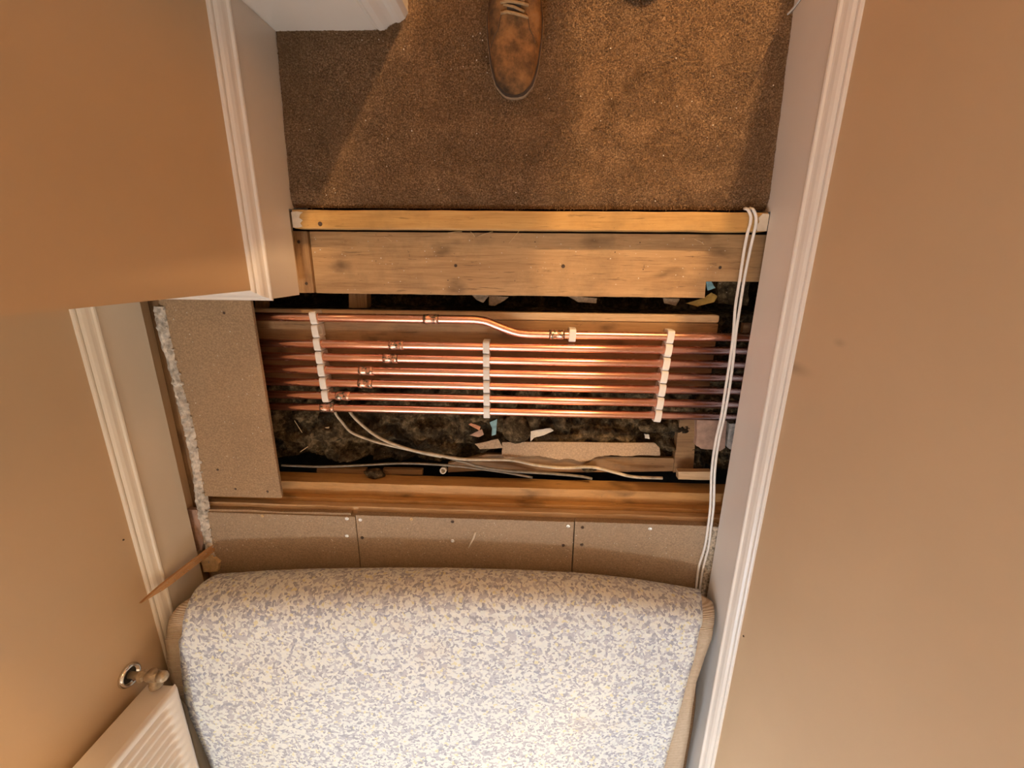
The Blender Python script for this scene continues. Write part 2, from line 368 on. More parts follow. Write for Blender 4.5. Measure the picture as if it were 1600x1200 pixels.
struct('wall_end', join(box(XL-0.12, -0.70, -4.12, -4.0, 0, TOP), box(0.25, XR+0.12, -4.12, -4.0, 0, TOP), box(-0.70, 0.25, -4.12, -4.0, 0, 0.95), box(-0.70, 0.25, -4.12, -4.0, 2.1, TOP)), M['wall'])
struct('wall_stub', box(XP-0.5, -0.262, YS, YS+0.10, -0.02, TOP), M['wall'])
struct('wall_room', join(box(-2.0, -1.9, YS, 3.1, -0.02, TOP), box(1.9, 2.0, YR-0.1, 3.1, -0.02, TOP), box(-2.0, 2.0, 3.0, 3.1, -0.02, TOP), box(XR, 2.0, YR-0.1, YR, -0.02, TOP), box(-2.0, XP, YS, YS+0.1, -0.02, TOP)), M['wall'])
struct('ceiling', box(-2.1, 2.1, -4.2, 3.2, TOP, TOP+0.1), M['ceiling'])
wf = struct('window_1', join(box(XL-0.09, XL-0.04, wy0, wy0+0.05, wz0, wz1), box(XL-0.09, XL-0.04, wy1-0.05, wy1, wz0, wz1), box(XL-0.09, XL-0.04, wy0, wy1, wz0, wz0+0.05), box(XL-0.09, XL-0.04, wy0, wy1, wz1-0.05, wz1), box(XL-0.09, XL-0.04, -2.12, -2.08, wz0, wz1)), M['gloss'])
wg = struct('window_2', join(box(-0.70, -0.65, -4.08, -4.03, 0.95, 2.1), box(0.20, 0.25, -4.08, -4.03, 0.95, 2.1), box(-0.7, 0.25, -4.08, -4.03, 0.95, 1.0), box(-0.7, 0.25, -4.08, -4.03, 2.05, 2.1)), M['gloss'])
# skirting boards with bead, hollow and lip
def skirt_prof(z0): return [(0, z0), (0.018, z0), (0.018, 0.1205), (0.0205, 0.1225), (0.0215, 0.1255), (0.0205, 0.1285), (0.0165, 0.1300), (0.0150, 0.1335), (0.0135, 0.1395), (0.0105, 0.1450), (0.0070, 0.1480), (0.0052, 0.1485), (0.0060, 0.1510), (0.0052, 0.1540), (0.0030, 0.1560), (0, 0.1565)]
def skirting(name, path, left, m, z0=0.02, extra=None):
    vf = sweep(path, skirt_prof(z0), left)
    return struct(name, join(vf, extra) if extra else vf, m)
skirting('baseboard_right', [(XR, -3.99), (XR, YR)], True, M['gloss'], extra=box(XR-0.018, XR, 0.100, YR, -0.06, 0.0201))
skirting('baseboard_left_projecting', [(XP, YS), (XP, YC), (XL+0.001, YC)], True, M['gloss'], extra=box(XP, XP+0.018, 0.100, YS, -0.06, 0.0201))
skirting('baseboard_left', [(XL, YC-0.001), (XL, -3.99)], True, M['gloss_old'])
# architrave of the doorway at the top (vertical casing; plan profile extruded up)
ap = [(-0.502, YS), (-0.502, 0.424), (-0.306, 0.424), (-0.303, 0.4265), (-0.300, 0.424), (-0.296, 0.4225), (-0.286, 0.4245), (-0.276, 0.432), (-0.268, 0.436), (-0.262, 0.4355), (-0.256, 0.437), (-0.247, 0.442), (-0.241, 0.452), (-0.240, YS+0.12), (-0.262, YS+0.12), (-0.262, YS)]
struct('trim_1', prism(ap, -0.03, TOP-0.3), M['gloss'])
rp = [(XR, YR-0.12), (XR-0.004, YR-0.12), (XR-0.010, YR-0.10), (XR-0.018, YR-0.09), (XR-0.018, YR+0.01), (XR+0.03, YR+0.01), (XR+0.03, YR)]
struct('trim_2', prism([(XR, YR), (XR-0.018, YR), (XR-0.018, YR+0.012), (XR+0.07, YR+0.012), (XR+0.07, YR)], 0.0, TOP-0.3), M['gloss'])

# ------------------------------------------------------------------ ceiling lamps (out of frame)
for nm, L, lb in (('ceiling_lamp', LAMP_A, 'round glass ceiling lamp behind the standing person'), ('ceiling_lamp', LAMP_B, 'round glass ceiling lamp over the rolled carpet')):
    t = thing(nm, (L[0], L[1], TOP-0.03), lb, 'lamp')
    obj('ceiling_rose', lathe((L[0], L[1], TOP-0.03), (0, 0, 1), [(0, 0.05), (0.02, 0.055), (0.03, 0.06)]), M['white_plastic'], t, True)
    obj('cord', lathe((L[0], L[1], TOP-0.10), (0, 0, 1), [(0, 0.004), (0.08, 0.004)], 8), M['white_plastic'], t, True)

# ------------------------------------------------------------------ carpet with pile
def carpet_z(x, y):
    return 0.010 - 0.075*max(0, y-0.10) - 0.012*math.exp(-max(0, y-0.103)/0.012) if y < 0.5 else -0.02
V = []; Fc = []; x0, x1, y0, y1 = -0.5015, 0.4755, 0.104, 0.70; nx, ny = 330, 190
for j in range(ny+1):
    for i in range(nx+1):
        x = x0+(x1-x0)*i/nx; y = y0+(y1-y0)*j/ny
        V.append((x, y, carpet_z(x, y)+0.0016*noise.noise(Vector((x*260, y*260, 0)))+0.002*noise.noise(Vector((x*22, y*22, 5)))))
for j in range(ny):
    for i in range(nx):
        a = j*(nx+1)+i; Fc.append((a, a+1, a+nx+2, a+nx+1))
carpet = tag(obj('carpet', (V, Fc), M['pile'], smooth=True), 'worn brown twist-pile carpet ending at the wooden threshold', 'carpet')
V = []; Fc = []
for k in range(52000):
    x = random.uniform(x0+0.004, x1-0.004); y = random.uniform(y0+0.001, 0.50)
    z = carpet_z(x, y); a = random.uniform(0, 2*PI); l = random.uniform(0.003, 0.0065); w = random.uniform(0.0005, 0.0010); h = random.uniform(0.0012, 0.0038)
    d = Vector((math.cos(a), math.sin(a), 0)); s = Vector((-d.y, d.x, 0))*w; p = Vector((x, y, z-0.0008)); q = p+d*l*0.5+Vector((0, 0, h)); r_ = p+d*l+Vector((0, 0, h*0.6))
    n = len(V); V += [p-s, p+s, q+s, q-s, r_+s*0.5, r_-s*0.5]; Fc += [(n, n+1, n+2, n+3), (n+3, n+2, n+4, n+5)]
tag(obj('pile', (V, Fc), M['pile'], carpet), kind='stuff')

# ------------------------------------------------------------------ threshold and boards
sl = thing('threshold_batten', (-0.01, 0.08, -0.02), 'orange-brown pine threshold batten along the carpet edge, white paint on both ends', 'batten')
V, Fc = grain_board(-0.497, 0.474, 0.062, 0.0985, -0.022, 0.018, 80, 4, 0.0007, 1)
obj('batten', (V, Fc), M['sill'], sl, False, 0.0016)
M['paint_worn'] = simple('worn_white_paint', (0.62, 0.54, 0.43), 0.6, 0, 0.15, 40, 0.4)
e1 = [(-0.498, 0.0635), (-0.498, 0.094), (-0.486, 0.095), (-0.474, 0.0935), (-0.480, 0.089), (-0.483, 0.083), (-0.476, 0.078), (-0.482, 0.072), (-0.478, 0.066), (-0.486, 0.0635)]
tag(obj('paint_patch', prism(e1, 0.0175, 0.0193), M['paint_worn'], sl), 'chipped white paint on the left end')
e2 = [(0.475, 0.063), (0.475, 0.095), (0.462, 0.096), (0.455, 0.088), (0.458, 0.080), (0.452, 0.072), (0.457, 0.063)]
tag(obj('paint_patch', prism(e2, 0.0175, 0.0193), M['paint_worn'], sl), 'pinkish white paint on the right end')
obj('knot', lathe((-0.440, 0.071, 0.0175), (0, 0, 1), [(0, 0.005), (0.0012, 0.0045)], 9), M['rust'], sl)

def screw(x, y, z, parent, r=0.0042, m='steel', name='screw'):
    o = obj(name, join(lathe((x, y, z-0.003), (0, 0, 1), [(0, r*0.6), (0.003, r), (0.0036, r*0.92), (0.0037, r*0.42), (0.0026, r*0.3)], 12)), M[m], parent, True); return o
pl = thing('pine_board', (-0.01, 0.0, -0.045), 'wide pale pine board with a notched corner below the threshold batten', 'board')
out = [(-0.487, 0.059), (-0.487, -0.074)] + jag((-0.487, -0.0745), (0.388, -0.0745), 60, 0.0004)[1:] + [(0.388, -0.0745), (0.386, -0.039), (0.52, -0.038), (0.52, 0.059)]
obj('plank', prism(out, -0.046, -0.025), M['pine'], pl, False, 0.0012)
for q, r_ in (((712, 415), 0.0035), ((880, 416), 0.0042), ((1125, 418), 0.0035)):
    p = at(*q, -0.025); screw(p.x, p.y, -0.0245, pl, r_, 'rust', 'nail')
for q in ((700, 438), (961, 394), (1005, 421), (836, 378), (1000, 379)):
    p = at(*q, -0.025); obj('nail_hole', lathe((p.x, p.y, -0.0255), (0, 0, 1), [(0, 0.0015), (0.0008, 0.0013)], 7), M['rust'], pl)
sl_n = 0
for a_, b_ in (((770, 362), (745, 370)), ((812, 360), (795, 380)), ((735, 362), (742, 370)), ((700, 364), (722, 362)), ((600, 370), (612, 377)), ((1100, 382), (1085, 374))):
    p, q = at(*a_, -0.0225), at(*b_, -0.0235); tag(obj('splinter', tube([p, (p+q)/2+Vector((0.001, 0.001, 0.001)), q], 0.0006, 5), M['straw']), 'thin pale wood splinter on the pine board, '+['second from the left', 'long slanting one in the middle', 'third from the left', 'short flat one under the threshold batten', 'leftmost of all', 'rightmost, near the notch'][sl_n], 'splinter', 'splinters on the pine board'); sl_n += 1
st = thing('packing_strip', (-0.503, -0.005, -0.045), 'short dark timber packing strip between left skirting and pine board', 'batten')
V = [(-0.530, 0.059, -0.05), (-0.489, 0.059, -0.05), (-0.489, -0.074, -0.05), (-0.530, -0.074, -0.05)]
obj('strip', grain_board(-0.530, -0.4885, -0.0735, 0.059, -0.05, -0.018, 5, 20, 0.001, 4), M['oldwood_y'], st, False, 0.001)
for q in ((467, 378), (479, 443)):
    p = at(*q, -0.018); screw(p.x, p.y, -0.0172, st, 0.0036, 'rust', 'nail')
tag(obj('joist', grain_board(-1.0, 0.72, -0.02, 0.05, -0.25, -0.0465, 40, 3, 0.001, 8), M['oldwood']), 'dark floor joist hidden under the wide pine board', 'joist')

# large chipboard panel at left
lp = thing('chipboard_panel', (-0.73, -0.34, -0.018), 'large loose chipboard panel at left covering the pipe ends', 'board')
def rounded(pts, r, n=5):
    out = []
    for i in range(len(pts)):
        a, b_, c = Vector(pts[i-1]), Vector(pts[i]), Vector(pts[(i+1) % len(pts)])
        p = b_+(a-b_).normalized()*r; q = b_+(c-b_).normalized()*r
        for k in range(n+1):
            t = k/n; out.append(tuple(p.lerp(b_, t).lerp(b_.lerp(q, t), t)))
    return out
obj('panel', prism(rounded([(-0.842, -0.06), (-0.842, -0.594), (-0.627, -0.593), (-0.627, -0.06)], 0.006), -0.009, 0.0), M['chip'], lp, False, 0.001)
for q in ((368, 764), (418, 768), (340, 484+250), (350, 489)):
    p = at(*q, 0); obj('nail_hole', lathe((p.x, p.y, -0.0005), (0, 0, 1), [(0, 0.0036), (0.0009, 0.0030)], 9), M['rust'], lp)
# row of chipboard panels below
fp = [(-0.862, -0.4405, -0.641, 'left'), (-0.4385, 0.1255, -0.6355, 'middle'), (0.1280, 0.462, -0.6345, 'right')]
LB = {'left': 'left chipboard floor panel in the row before the rolled carpet', 'middle': 'middle chipboard floor panel with bright screws and a white drip', 'right': 'right chipboard floor panel beside the trailing white cables'}
PN = {}
for xa, xb, yf, w in fp:
    t = thing('chipboard_panel', ((xa+xb)/2, -0.95, -0.018), LB[w], 'board', ); PN[w] = t
    out = jag((xa, yf), (xa, -1.24), 12, 0.0003) + [(xa, -1.24), (xb, -1.24)] + jag((xb, -1.24), (xb, yf), 12, 0.0003)[1:] + [(xb, yf)] + jag((xb, yf), (xa, yf), 60, 0.0005)[1:]
    obj('panel', prism(out, -0.0185, 0.0), M['chip_pale'], t, False, 0.0008)
for q, w, mm in (((542, 810), 'left', 'steel'), ((542, 837), 'left', 'steel'), ((410, 806), 'left', 'straw'), ((563, 812), 'middle', 'steel'), ((707, 845), 'middle', 'steel'), ((707, 815), 'middle', 'rust'), ((643, 811), 'middle', 'straw'), ((566, 840), 'middle', 'rust'), ((888, 822), 'middle', 'steel'), ((880, 852), 'middle', 'rust'), ((910, 824), 'right', 'rust'), ((909, 851), 'right', 'rust'), ((1016, 826), 'right', 'steel')):
    p = at(*q, 0); screw(p.x, p.y, 0.0006, PN[w], 0.0052 if mm == 'steel' else 0.0044, mm, 'screw')
pd = [at(743, 831, 0), at(740, 840, 0), at(735, 850, 0), at(732, 856, 0)]
obj('plaster_drip', tube([p+Vector((0, 0, 0.0006)) for p in pd], [0.003, 0.0028, 0.002, 0.001], 8, 0.0012), M['paper'], PN['middle'], True)
# rough fibre lip of the left panel
tag(obj('fibre_strip', grain_board(-0.842, -0.452, -0.650, -0.634, -0.019, -0.004, 60, 2, 0.0016, 12), M['chip']), 'rough fuzzy fibreboard strip along the front of the left floor panel', 'strip')
# joist and battens along the bottom of the hole
J = tag(obj('floor_joist', grain_board(-1.0, 0.72, -0.70, -0.577, -0.112, -0.06, 60, 6, 0.0012, 21), M['joist'], None, False, 0.0015), 'orange pine joist along the lower side of the floor opening', 'joist')
tag(obj('batten', grain_board(-1.0, 0.72, -0.70, -0.6125, -0.0595, -0.0405, 60, 5, 0.0009, 22), M['joist'], None, False, 0.001), 'orange pine batten lying on the lower joist', 'batten')
tag(obj('batten', grain_board(-0.85, 0.62, -0.70, -0.6225, -0.040, -0.0195, 60, 5, 0.0009, 23), M['batten'], None, False, 0.002), 'narrow pale batten touching the front edge of the chipboard row', 'batten')
# timber lying under the pipes
ub = thing('support_board', (-0.2, -0.21, -0.084), 'old timber board under the copper pipes, one corner rounded at right', 'board')
obj('plank', prism(rounded([(-0.92, -0.1355), (-0.92, -0.304), (0.443, -0.304), (0.443, -0.1355)], 0.004), -0.084, -0.0653), M['oldwood'], ub, False, 0.001)
obj('edge_strip', prism(rounded([(-0.92, -0.1160), (-0.92, -0.1345), (0.443, -0.1345), (0.443, -0.1160)], 0.006), -0.084, -0.0648), M['batten'], ub, False, 0.002)

# ------------------------------------------------------------------ ground in the void: dusty wool and rubble
def wool_z(x, y):
    n1 = noise.noise(Vector((x*7, y*7, 1))); n2 = noise.noise(Vector((x*21, y*21, 2))); n3 = noise.noise(Vector((x*55, y*55, 3))); n4 = noise.noise(Vector((x*120, y*120, 4)))
    z = -0.130 + 0.018*n1 + 0.034*(abs(n2)**0.7)*(1 if n2 > 0 else -1) + 0.014*abs(n3)*1.5 + 0.006*n4
    if y < -0.475: z -= 0.030*min(1, (-0.475-y)/0.02)
    z = min(z, -0.110)
    if y < -0.33: z += 0.010*min(1, (-0.33-y)/0.05)
    if y < -0.545: z -= 0.09*min(1, (-0.545-y)/0.02)
    if -0.31 < y: z -= 0.012
    if -0.120 < y: z -= 0.10
    return z
V = []; Fc = []; X0, X1, Y0, Y1 = -1.03, 0.71, -0.575, 0.0; nx, ny = 400, 140
for j in range(ny+1):
    for i in range(nx+1):
        x = X0+(X1-X0)*i/nx; y = Y0+(Y1-Y0)*j/ny; V.append((x, y, wool_z(x, y)))
for j in range(ny):
    for i in range(nx):
        a = j*(nx+1)+i; Fc.append((a, a+1, a+nx+2, a+nx+1))
wool = tag(obj('insulation_wool', (V, Fc), M['wool'], smooth=True), 'dark dusty mineral wool and rubble filling the floor void', 'insulation', kind='stuff')
V = []; Fc = []
for k in range(9000):       # loose fibres and grit
    x = random.uniform(-0.95, 0.6); y = random.uniform(-0.56, -0.33); z = wool_z(x, y); a = random.uniform(0, 2*PI); l = random.uniform(0.002, 0.009); w = random.uniform(0.0002, 0.0005)
    d = Vector((math.cos(a), math.sin(a), 0)); s = Vector((-d.y, d.x, 0))*w; p = Vector((x, y, z)); q = p+d*l*0.5+Vector((0, 0, random.uniform(0.0005, 0.005))); r_ = p+d*l+Vector((0, 0, 0.0005))
    n = len(V); V += [p-s, p+s, q+s, q-s, r_+s, r_-s]; Fc += [(n, n+1, n+2, n+3), (n+3, n+2, n+4, n+5)]
tag(obj('wool_fibre', (V, Fc), M['wool'], wool), kind='stuff')

def flat_piece(name, pxs, z, th, m, label, cat, group=None, amp=0.0006, tilt=0, dz=True):
    pts = []
    if dz: z = 0.55*z-0.012; th *= 0.6
    P = [at(a, b_, z).xy for a, b_ in pxs]
    for i in range(len(P)):
        pts += jag(P[i], P[(i+1) % len(P)], 4, amp)
    v, f = prism(pts, z-th, z)
    c = Vector((sum(p[0] for p in pts)/len(pts), sum(p[1] for p in pts)/len(pts)))
    v = [(a, b_, c_+tilt*(b_-c.y)) for a, b_, c_ in v]
    return tag(obj(name, (v, f), m), label, cat, group)
# torn hardboard
ed = [(785, 691), (1022, 692), (1031, 700), (1031, 712), (1000, 711), (975, 713), (955, 711), (935, 713), (918, 720), (906, 722), (893, 717), (885, 716), (874, 719), (856, 715), (840, 712), (820, 713), (790, 717), (784, 710)]
flat_piece('hardboard_scrap', ed, -0.150, 0.005, M['hard'], 'long pale hardboard strip with a torn lower edge in the void', 'board', amp=0.0014)
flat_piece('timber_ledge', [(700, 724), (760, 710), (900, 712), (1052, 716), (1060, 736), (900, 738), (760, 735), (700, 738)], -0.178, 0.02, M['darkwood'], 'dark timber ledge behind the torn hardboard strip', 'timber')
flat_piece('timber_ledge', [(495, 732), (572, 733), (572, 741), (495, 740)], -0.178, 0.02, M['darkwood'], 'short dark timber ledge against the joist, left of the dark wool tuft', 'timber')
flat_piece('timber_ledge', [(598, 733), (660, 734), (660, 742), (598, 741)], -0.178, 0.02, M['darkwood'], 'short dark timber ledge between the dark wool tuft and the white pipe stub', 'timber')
flat_piece('hardboard_scrap', [(742, 694), (778, 686), (786, 700), (750, 702)], -0.158, 0.004, M['hard'], 'small curved brown hardboard flake left of the wool tuft', 'board')
flat_piece('copper_offcut', [(732, 663), (736, 661), (751, 667), (749, 673)], -0.156, 0.004, M['brick'], 'small orange splinter of clay below the pipes, left of the blue scrap', 'rubble')
flat_piece('plaster_chip', [(734, 680), (744, 675), (753, 671), (756, 679), (748, 683)], -0.156, 0.004, M['pinkplaster'], 'pinkish plaster chip just under the orange clay splinter', 'rubble')
flat_piece('foam_scrap', [(765, 660), (772, 657), (777, 655), (776, 664), (775, 679), (768, 681), (769, 670)], -0.152, 0.005, M['blue'], 'pale blue foam scrap below the middle clip column', 'scrap')
flat_piece('paper_scrap', [(829, 674), (845, 671), (860, 669), (865, 673), (850, 680), (835, 684), (829, 690)], -0.154, 0.002, M['paper'], 'torn white paper scrap right of the wool tuft', 'paper')
flat_piece('plaster_lump', [(502, 672), (508, 668), (514, 667), (513, 675), (505, 677)], -0.168, 0.006, M['straw'], 'small tan crumb in the dark wool at left', 'rubble')
flat_piece('plaster_lump', [(1007, 678), (1014, 679), (1015, 686), (1008, 685)], -0.155, 0.006, M['paper'], 'tiny pale crumb under the right clip column', 'rubble')
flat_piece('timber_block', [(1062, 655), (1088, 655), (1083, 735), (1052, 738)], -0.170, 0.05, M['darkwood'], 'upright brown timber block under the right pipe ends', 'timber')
flat_piece('brick_lump', [(1090, 652), (1136, 654), (1133, 700), (1126, 705), (1095, 701), (1087, 695)], -0.140, 0.04, M['pinkplaster'], 'pink mortar-covered brick beside the right skirting below the pipes', 'brick', amp=0.0015)
flat_piece('brick_lump', [(1140, 662), (1150, 662), (1146, 705), (1136, 698)], -0.150, 0.04, M['plaster'], 'grey sliver of brick tucked against the right skirting', 'brick', amp=0.0015)
flat_piece('timber_end', [(1060, 737), (1112, 737), (1112, 750), (1060, 749)], -0.105, 0.03, M['batten'], 'pale sawn timber end above the lower joist at right', 'timber')
# pieces in the dark gap above the pipes
flat_piece('timber_peg', [(545, 455), (573, 455), (573, 481), (545, 481)], -0.150, 0.05, M['oldwood_y'], 'short brown timber peg in the dark gap above the pipes', 'timber')
flat_piece('timber_peg', [(398, 468), (412, 468), (410, 482), (399, 482)], -0.150, 0.05, M['oldwood_y'], 'pale timber stub at the left end of the dark gap', 'timber')
flat_piece('plaster_shard', [(736, 460), (764, 462), (755, 473), (745, 469)], -0.150, 0.004, M['plaster'], 'white plaster shard in the dark gap under the pine board', 'rubble')
flat_piece('hardboard_shard', [(764, 462), (795, 464), (784, 472), (773, 478), (764, 477)], -0.154, 0.004, M['hard'], 'brown hardboard shard beside the white plaster shard', 'rubble')
flat_piece('hardboard_shard', [(885, 462), (933, 466), (932, 474), (903, 472)], -0.154, 0.004, M['hard'], 'long tan shard in the dark gap above the lone clip', 'rubble')
flat_piece('hardboard_shard', [(1036, 466), (1062, 467), (1056, 478), (1038, 474)], -0.160, 0.004, M['hard'], 'dull tan shard in the dark gap left of the yellow scrap', 'rubble')
flat_piece('yellow_scrap', [(1072, 474), (1100, 466), (1112, 457), (1121, 463), (1116, 472), (1090, 479)], -0.145, 0.006, M['yellow'], 'mustard yellow scrap at the notch of the pine board', 'scrap')
flat_piece('teal_scrap', [(1103, 440), (1110, 438), (1118, 450), (1106, 454)], -0.130, 0.003, M['blue'], 'teal rag corner peeking from the board notch', 'scrap')
flat_piece('rubble_block', [(1122, 440), (1172, 440), (1168, 478), (1122, 474)], -0.185, 0.04, M['wool'], 'grey rubble lump in the void under the board notch', 'rubble', amp=0.002)
flat_piece('timber_stub', [(1162, 505), (1174, 505), (1171, 520), (1160, 520)], -0.135, 0.02, M['oldwood'], 'small brown stub at the right skirting above the pipes', 'timber')
# wool tufts standing proud
for k, (q, r_) in enumerate((((806, 672), (0.042, 0.042, 0.02)), ((585, 742), (0.030, 0.014, 0.018)), ((1020, 668), (0.04, 0.02, 0.014)), ((920, 735), (0.022, 0.009, 0.01)))):
    p = at(*q, -0.088 if k != 1 else -0.085); v, f = blob((p.x, p.y, p.z-0.008), r_, k+1, amp=0.3)
    o = tag(obj('wool_tuft', (v, f), M['wool'], smooth=True, sub=1), ['round tuft of brown wool under the middle pipes', 'dark wool tuft resting against the lower joist', 'greenish wool tuft below the right clip column', 'small dark wool tuft beside the lower cables'][k], 'insulation')
# grit, splinters
for a_, b_, l in (((460, 657), (472, 676), 'upper pale splinter on the dark wool at left'), ((469, 706), (481, 698), 'lower pale splinter on the dark wool at left')):
    p, q = at(*a_, -0.100), at(*b_, -0.100); tag(obj('splinter', tube([p, q], 0.0009, 5), M['straw']), l, 'splinter')
tag(obj('pipe_stub', lathe(at(694, 733, -0.10), (0, 0.2, 1), [(0, 0.009), (0.016, 0.009), (0.016, 0.006), (0.004, 0.006)], 16), M['paper'], None, True), 'little white open pipe stub above the lower joist', 'pipe')

# ------------------------------------------------------------------ copper pipes
PZ = -0.042; PR = 0.0102; KS = (H-PZ)/(H+0.12)
YP = [-0.1424, -0.2108, -0.2458, -0.2800, -0.3152, -0.3510, -0.3855]
names = ['topmost', 'second', 'third', 'fourth', 'fifth', 'sixth', 'lowest']
coup = [[(674, 497), (870, 520)], [(620, 538)], [(611, 559)], [(573, 578)], [(572, 599)], [(537, 619)], [(513, 638)]]
YP = [y*KS for y in YP]
for i, y in enumerate(YP):
    lab = ('topmost copper pipe, bending down in an offset past the middle' if i == 0 else 'lowest straight copper pipe, next to the dark wool' if i == 6 else '%s copper pipe counted down from the bent one' % names[i])
    t = thing('copper_pipe', (-0.1, y, PZ-PR), lab, 'pipe', 'copper heating pipes in the floor void')
    if i == 0:
        xa, xb = at(752, 499, PZ).x, at(815, 521, PZ).x; y2 = -0.1765*KS
        path = [(-1.0, y, PZ), (-0.5, y, PZ), (xa-0.03, y, PZ)] + [tuple(p) for p in catmull([(xa-0.012, y-0.0004, PZ), (xa+0.012, y-0.004, PZ), (xa+0.035, y-0.0125, PZ), (xb-0.035, y2+0.010, PZ), (xb-0.010, y2+0.0028, PZ), (xb+0.015, y2+0.0002, PZ)], 7)] + [(xb+0.04, y2, PZ), (0.4, y2, PZ), (0.70, y2, PZ)]
        path = [Vector(p) for p in path]
    else: path = [Vector((-1.0, y, PZ)), Vector((-0.4, y+0.0003, PZ+0.0003)), Vector((0.1, y-0.0004, PZ)), Vector((0.70, y, PZ))]
    obj('tube', tube(path, PR, 28), M['copper'], t, True)
    for q in coup[i]:
        x = at(q[0], q[1], PZ).x; yy = y if q[0] < 750 or i else -0.1765*KS
        h = 0.0172
        c = obj('coupling', lathe((x-h, yy, PZ), (1, 0, 0), [(0, PR), (0, PR+0.0011), (0.004, PR+0.0013), (0.006, PR+0.0019), (0.008, PR+0.0013), (h-0.002, PR+0.0011), (h, PR+0.0007), (h+0.002, PR+0.0011), (2*h-0.008, PR+0.0013), (2*h-0.006, PR+0.0019), (2*h-0.004, PR+0.0013), (2*h, PR+0.0011), (2*h, PR)], 28), M['copper_flux'], t, True)
        for e in (-1, 1):
            obj('solder_ring', lathe((x+e*h-0.001, yy, PZ), (1, 0, 0), [(0, PR+0.0002), (0.001, PR+0.0013), (0.002, PR+0.0002)], 20), M['rust' if (i+e) % 2 else 'copper_flux'], c, True)
# clips: hinged white plastic, one per pipe
def clip_mesh():
    n = 28; hw, zb, zt = 0.0155, PZ-PR-0.0125, PZ+PR+0.0028; rx = PR+0.0003; w = 0.0078; V = []; Fc = []
    for x in (-w, w):
        for k in range(n):          # outer outline: domed top, square foot
            a = 2*PI*k/n; c, s = math.cos(a), math.sin(a)
            e = 0.45 if s > 0 else 0.18
            oy = hw*math.copysign(abs(c)**e, c); oz = PZ + ((zt-PZ)*abs(s)**e if s > 0 else -(PZ-zb)*abs(s)**e)
            V.append((x, oy, oz-PZ))
        for k in range(n):
            a = 2*PI*k/n; V.append((x, rx*math.cos(a), rx*math.sin(a)))
    for k in range(n):
        q = (k+1) % n
        Fc += [(k, q, n+q, n+k), (2*n+k, 3*n+k, 3*n+q, 2*n+q), (k, 2*n+k, 2*n+q, q), (n+k, n+q, 3*n+q, 3*n+k)]
    me = bpy.data.meshes.new('pipe_clip'); me.from_pydata(V, [], Fc)
    bm = bmesh.new(); bm.from_mesh(me); bmesh.ops.recalc_face_normals(bm, faces=bm.faces); bm.to_mesh(me); bm.free()
    me.materials.append(M['white_plastic']); return me
CM = clip_mesh()
def clip(x, y, label, rz=0.0):
    o = bpy.data.objects.new('pipe_clip', CM); COL.objects.link(o); o.location = (x, y, PZ); o.rotation_euler = (0, 0, rz)
    m_ = o.modifiers.new('bevel', 'BEVEL'); m_.width = 0.0008; m_.segments = 2; m_.limit_method = 'ANGLE'; m_.angle_limit = math.radians(50)
    tag(o, label, 'clip', 'white pipe clips'); ORG[o.name] = Vector((x, y, PZ)); return o
XA, XB, XC = -0.5405*KS, -0.1065*KS, 0.343*KS
pn = ['bent topmost', 'second', 'third', 'fourth', 'fifth', 'sixth', 'lowest']
for i in range(6): clip(XA+0.0012*i-0.003, YP[i], 'white plastic clip holding the %s pipe in the left column' % pn[i], 0.10 if i == 0 else 0.05)
em = clip(XA-0.002, -0.1765*KS, 'empty white plastic clip in the left column showing its screw', 0.06)
obj('screw', lathe((XA-0.002, -0.1765*KS, PZ-PR-0.012), (0, 0, 1), [(0, 0.004), (0.003, 0.004)], 10), M['steel'], em)
for i in range(1, 7): clip(XB, YP[i], 'white plastic clip holding the %s pipe in the middle column' % pn[i], random.uniform(-0.02, 0.02))
for i in range(7): clip(XC+0.0014*(3-i)+0.003, YP[i] if i else -0.1765*KS, 'white plastic clip holding the %s pipe in the right column' % pn[i], -0.08)
clip(at(895, 519, -0.03).x, -0.1765*KS, 'lone white plastic clip on the topmost pipe, just right of its lower coupling', -0.02)

# ------------------------------------------------------------------ cables
def cable(name, pts, r, m, label, group=None, cat='cable', n=8):
    if 'dusty' in name: pts = [(a, b_, 0.55*z-0.012) for a, b_, z in pts]
    P = [at(a, b_, z) for a, b_, z in pts]
    return tag(obj(name, tube(catmull(P, n), r, 10), M[m], None, True), label, cat, group)
ca = [(1162, 326, -0.02), (1164, 326, 0.012), (1169, 328, 0.0215), (1173, 338, 0.0225), (1172, 350, 0.0222), (1168, 364, 0.0205), (1162, 395, 0.012), (1156, 435, 0.008), (1149, 480, 0.006), (1146, 520, 0.004), (1141, 560, 0.002), (1134, 605, 0.0), (1127, 650, 0.0), (1118, 690, 0.0), (1112, 735, 0.001), (1110, 790, 0.003), (1106, 825, 0.0035), (1101, 855, 0.0036), (1092, 885, 0.0036), (1088, 915, 0.0036), (1087, 935, 0.0036)]
cb = [(1170, 326, -0.02), (1172, 326, 0.012), (1177, 328, 0.0215), (1181, 338, 0.0225), (1181, 350, 0.0222), (1178, 364, 0.0205), (1171, 395, 0.012), (1163, 435, 0.008), (1156, 480, 0.006), (1150, 520, 0.005), (1146, 560, 0.006), (1140, 605, 0.004), (1132, 650, 0.002), (1123, 690, 0.001), (1117, 735, 0.002), (1115, 790, 0.003), (1111, 825, 0.0035), (1107, 855, 0.0036), (1099, 885, 0.0036), (1094, 915, 0.0036), (1092, 935, 0.0036)]
cable('white_cable', ca, 0.0030, 'cable', 'left of two thin white cables hanging over the threshold at right')
cable('white_cable', cb, 0.0030, 'cable', 'right of two thin white cables hanging over the threshold at right')
cz = -0.150
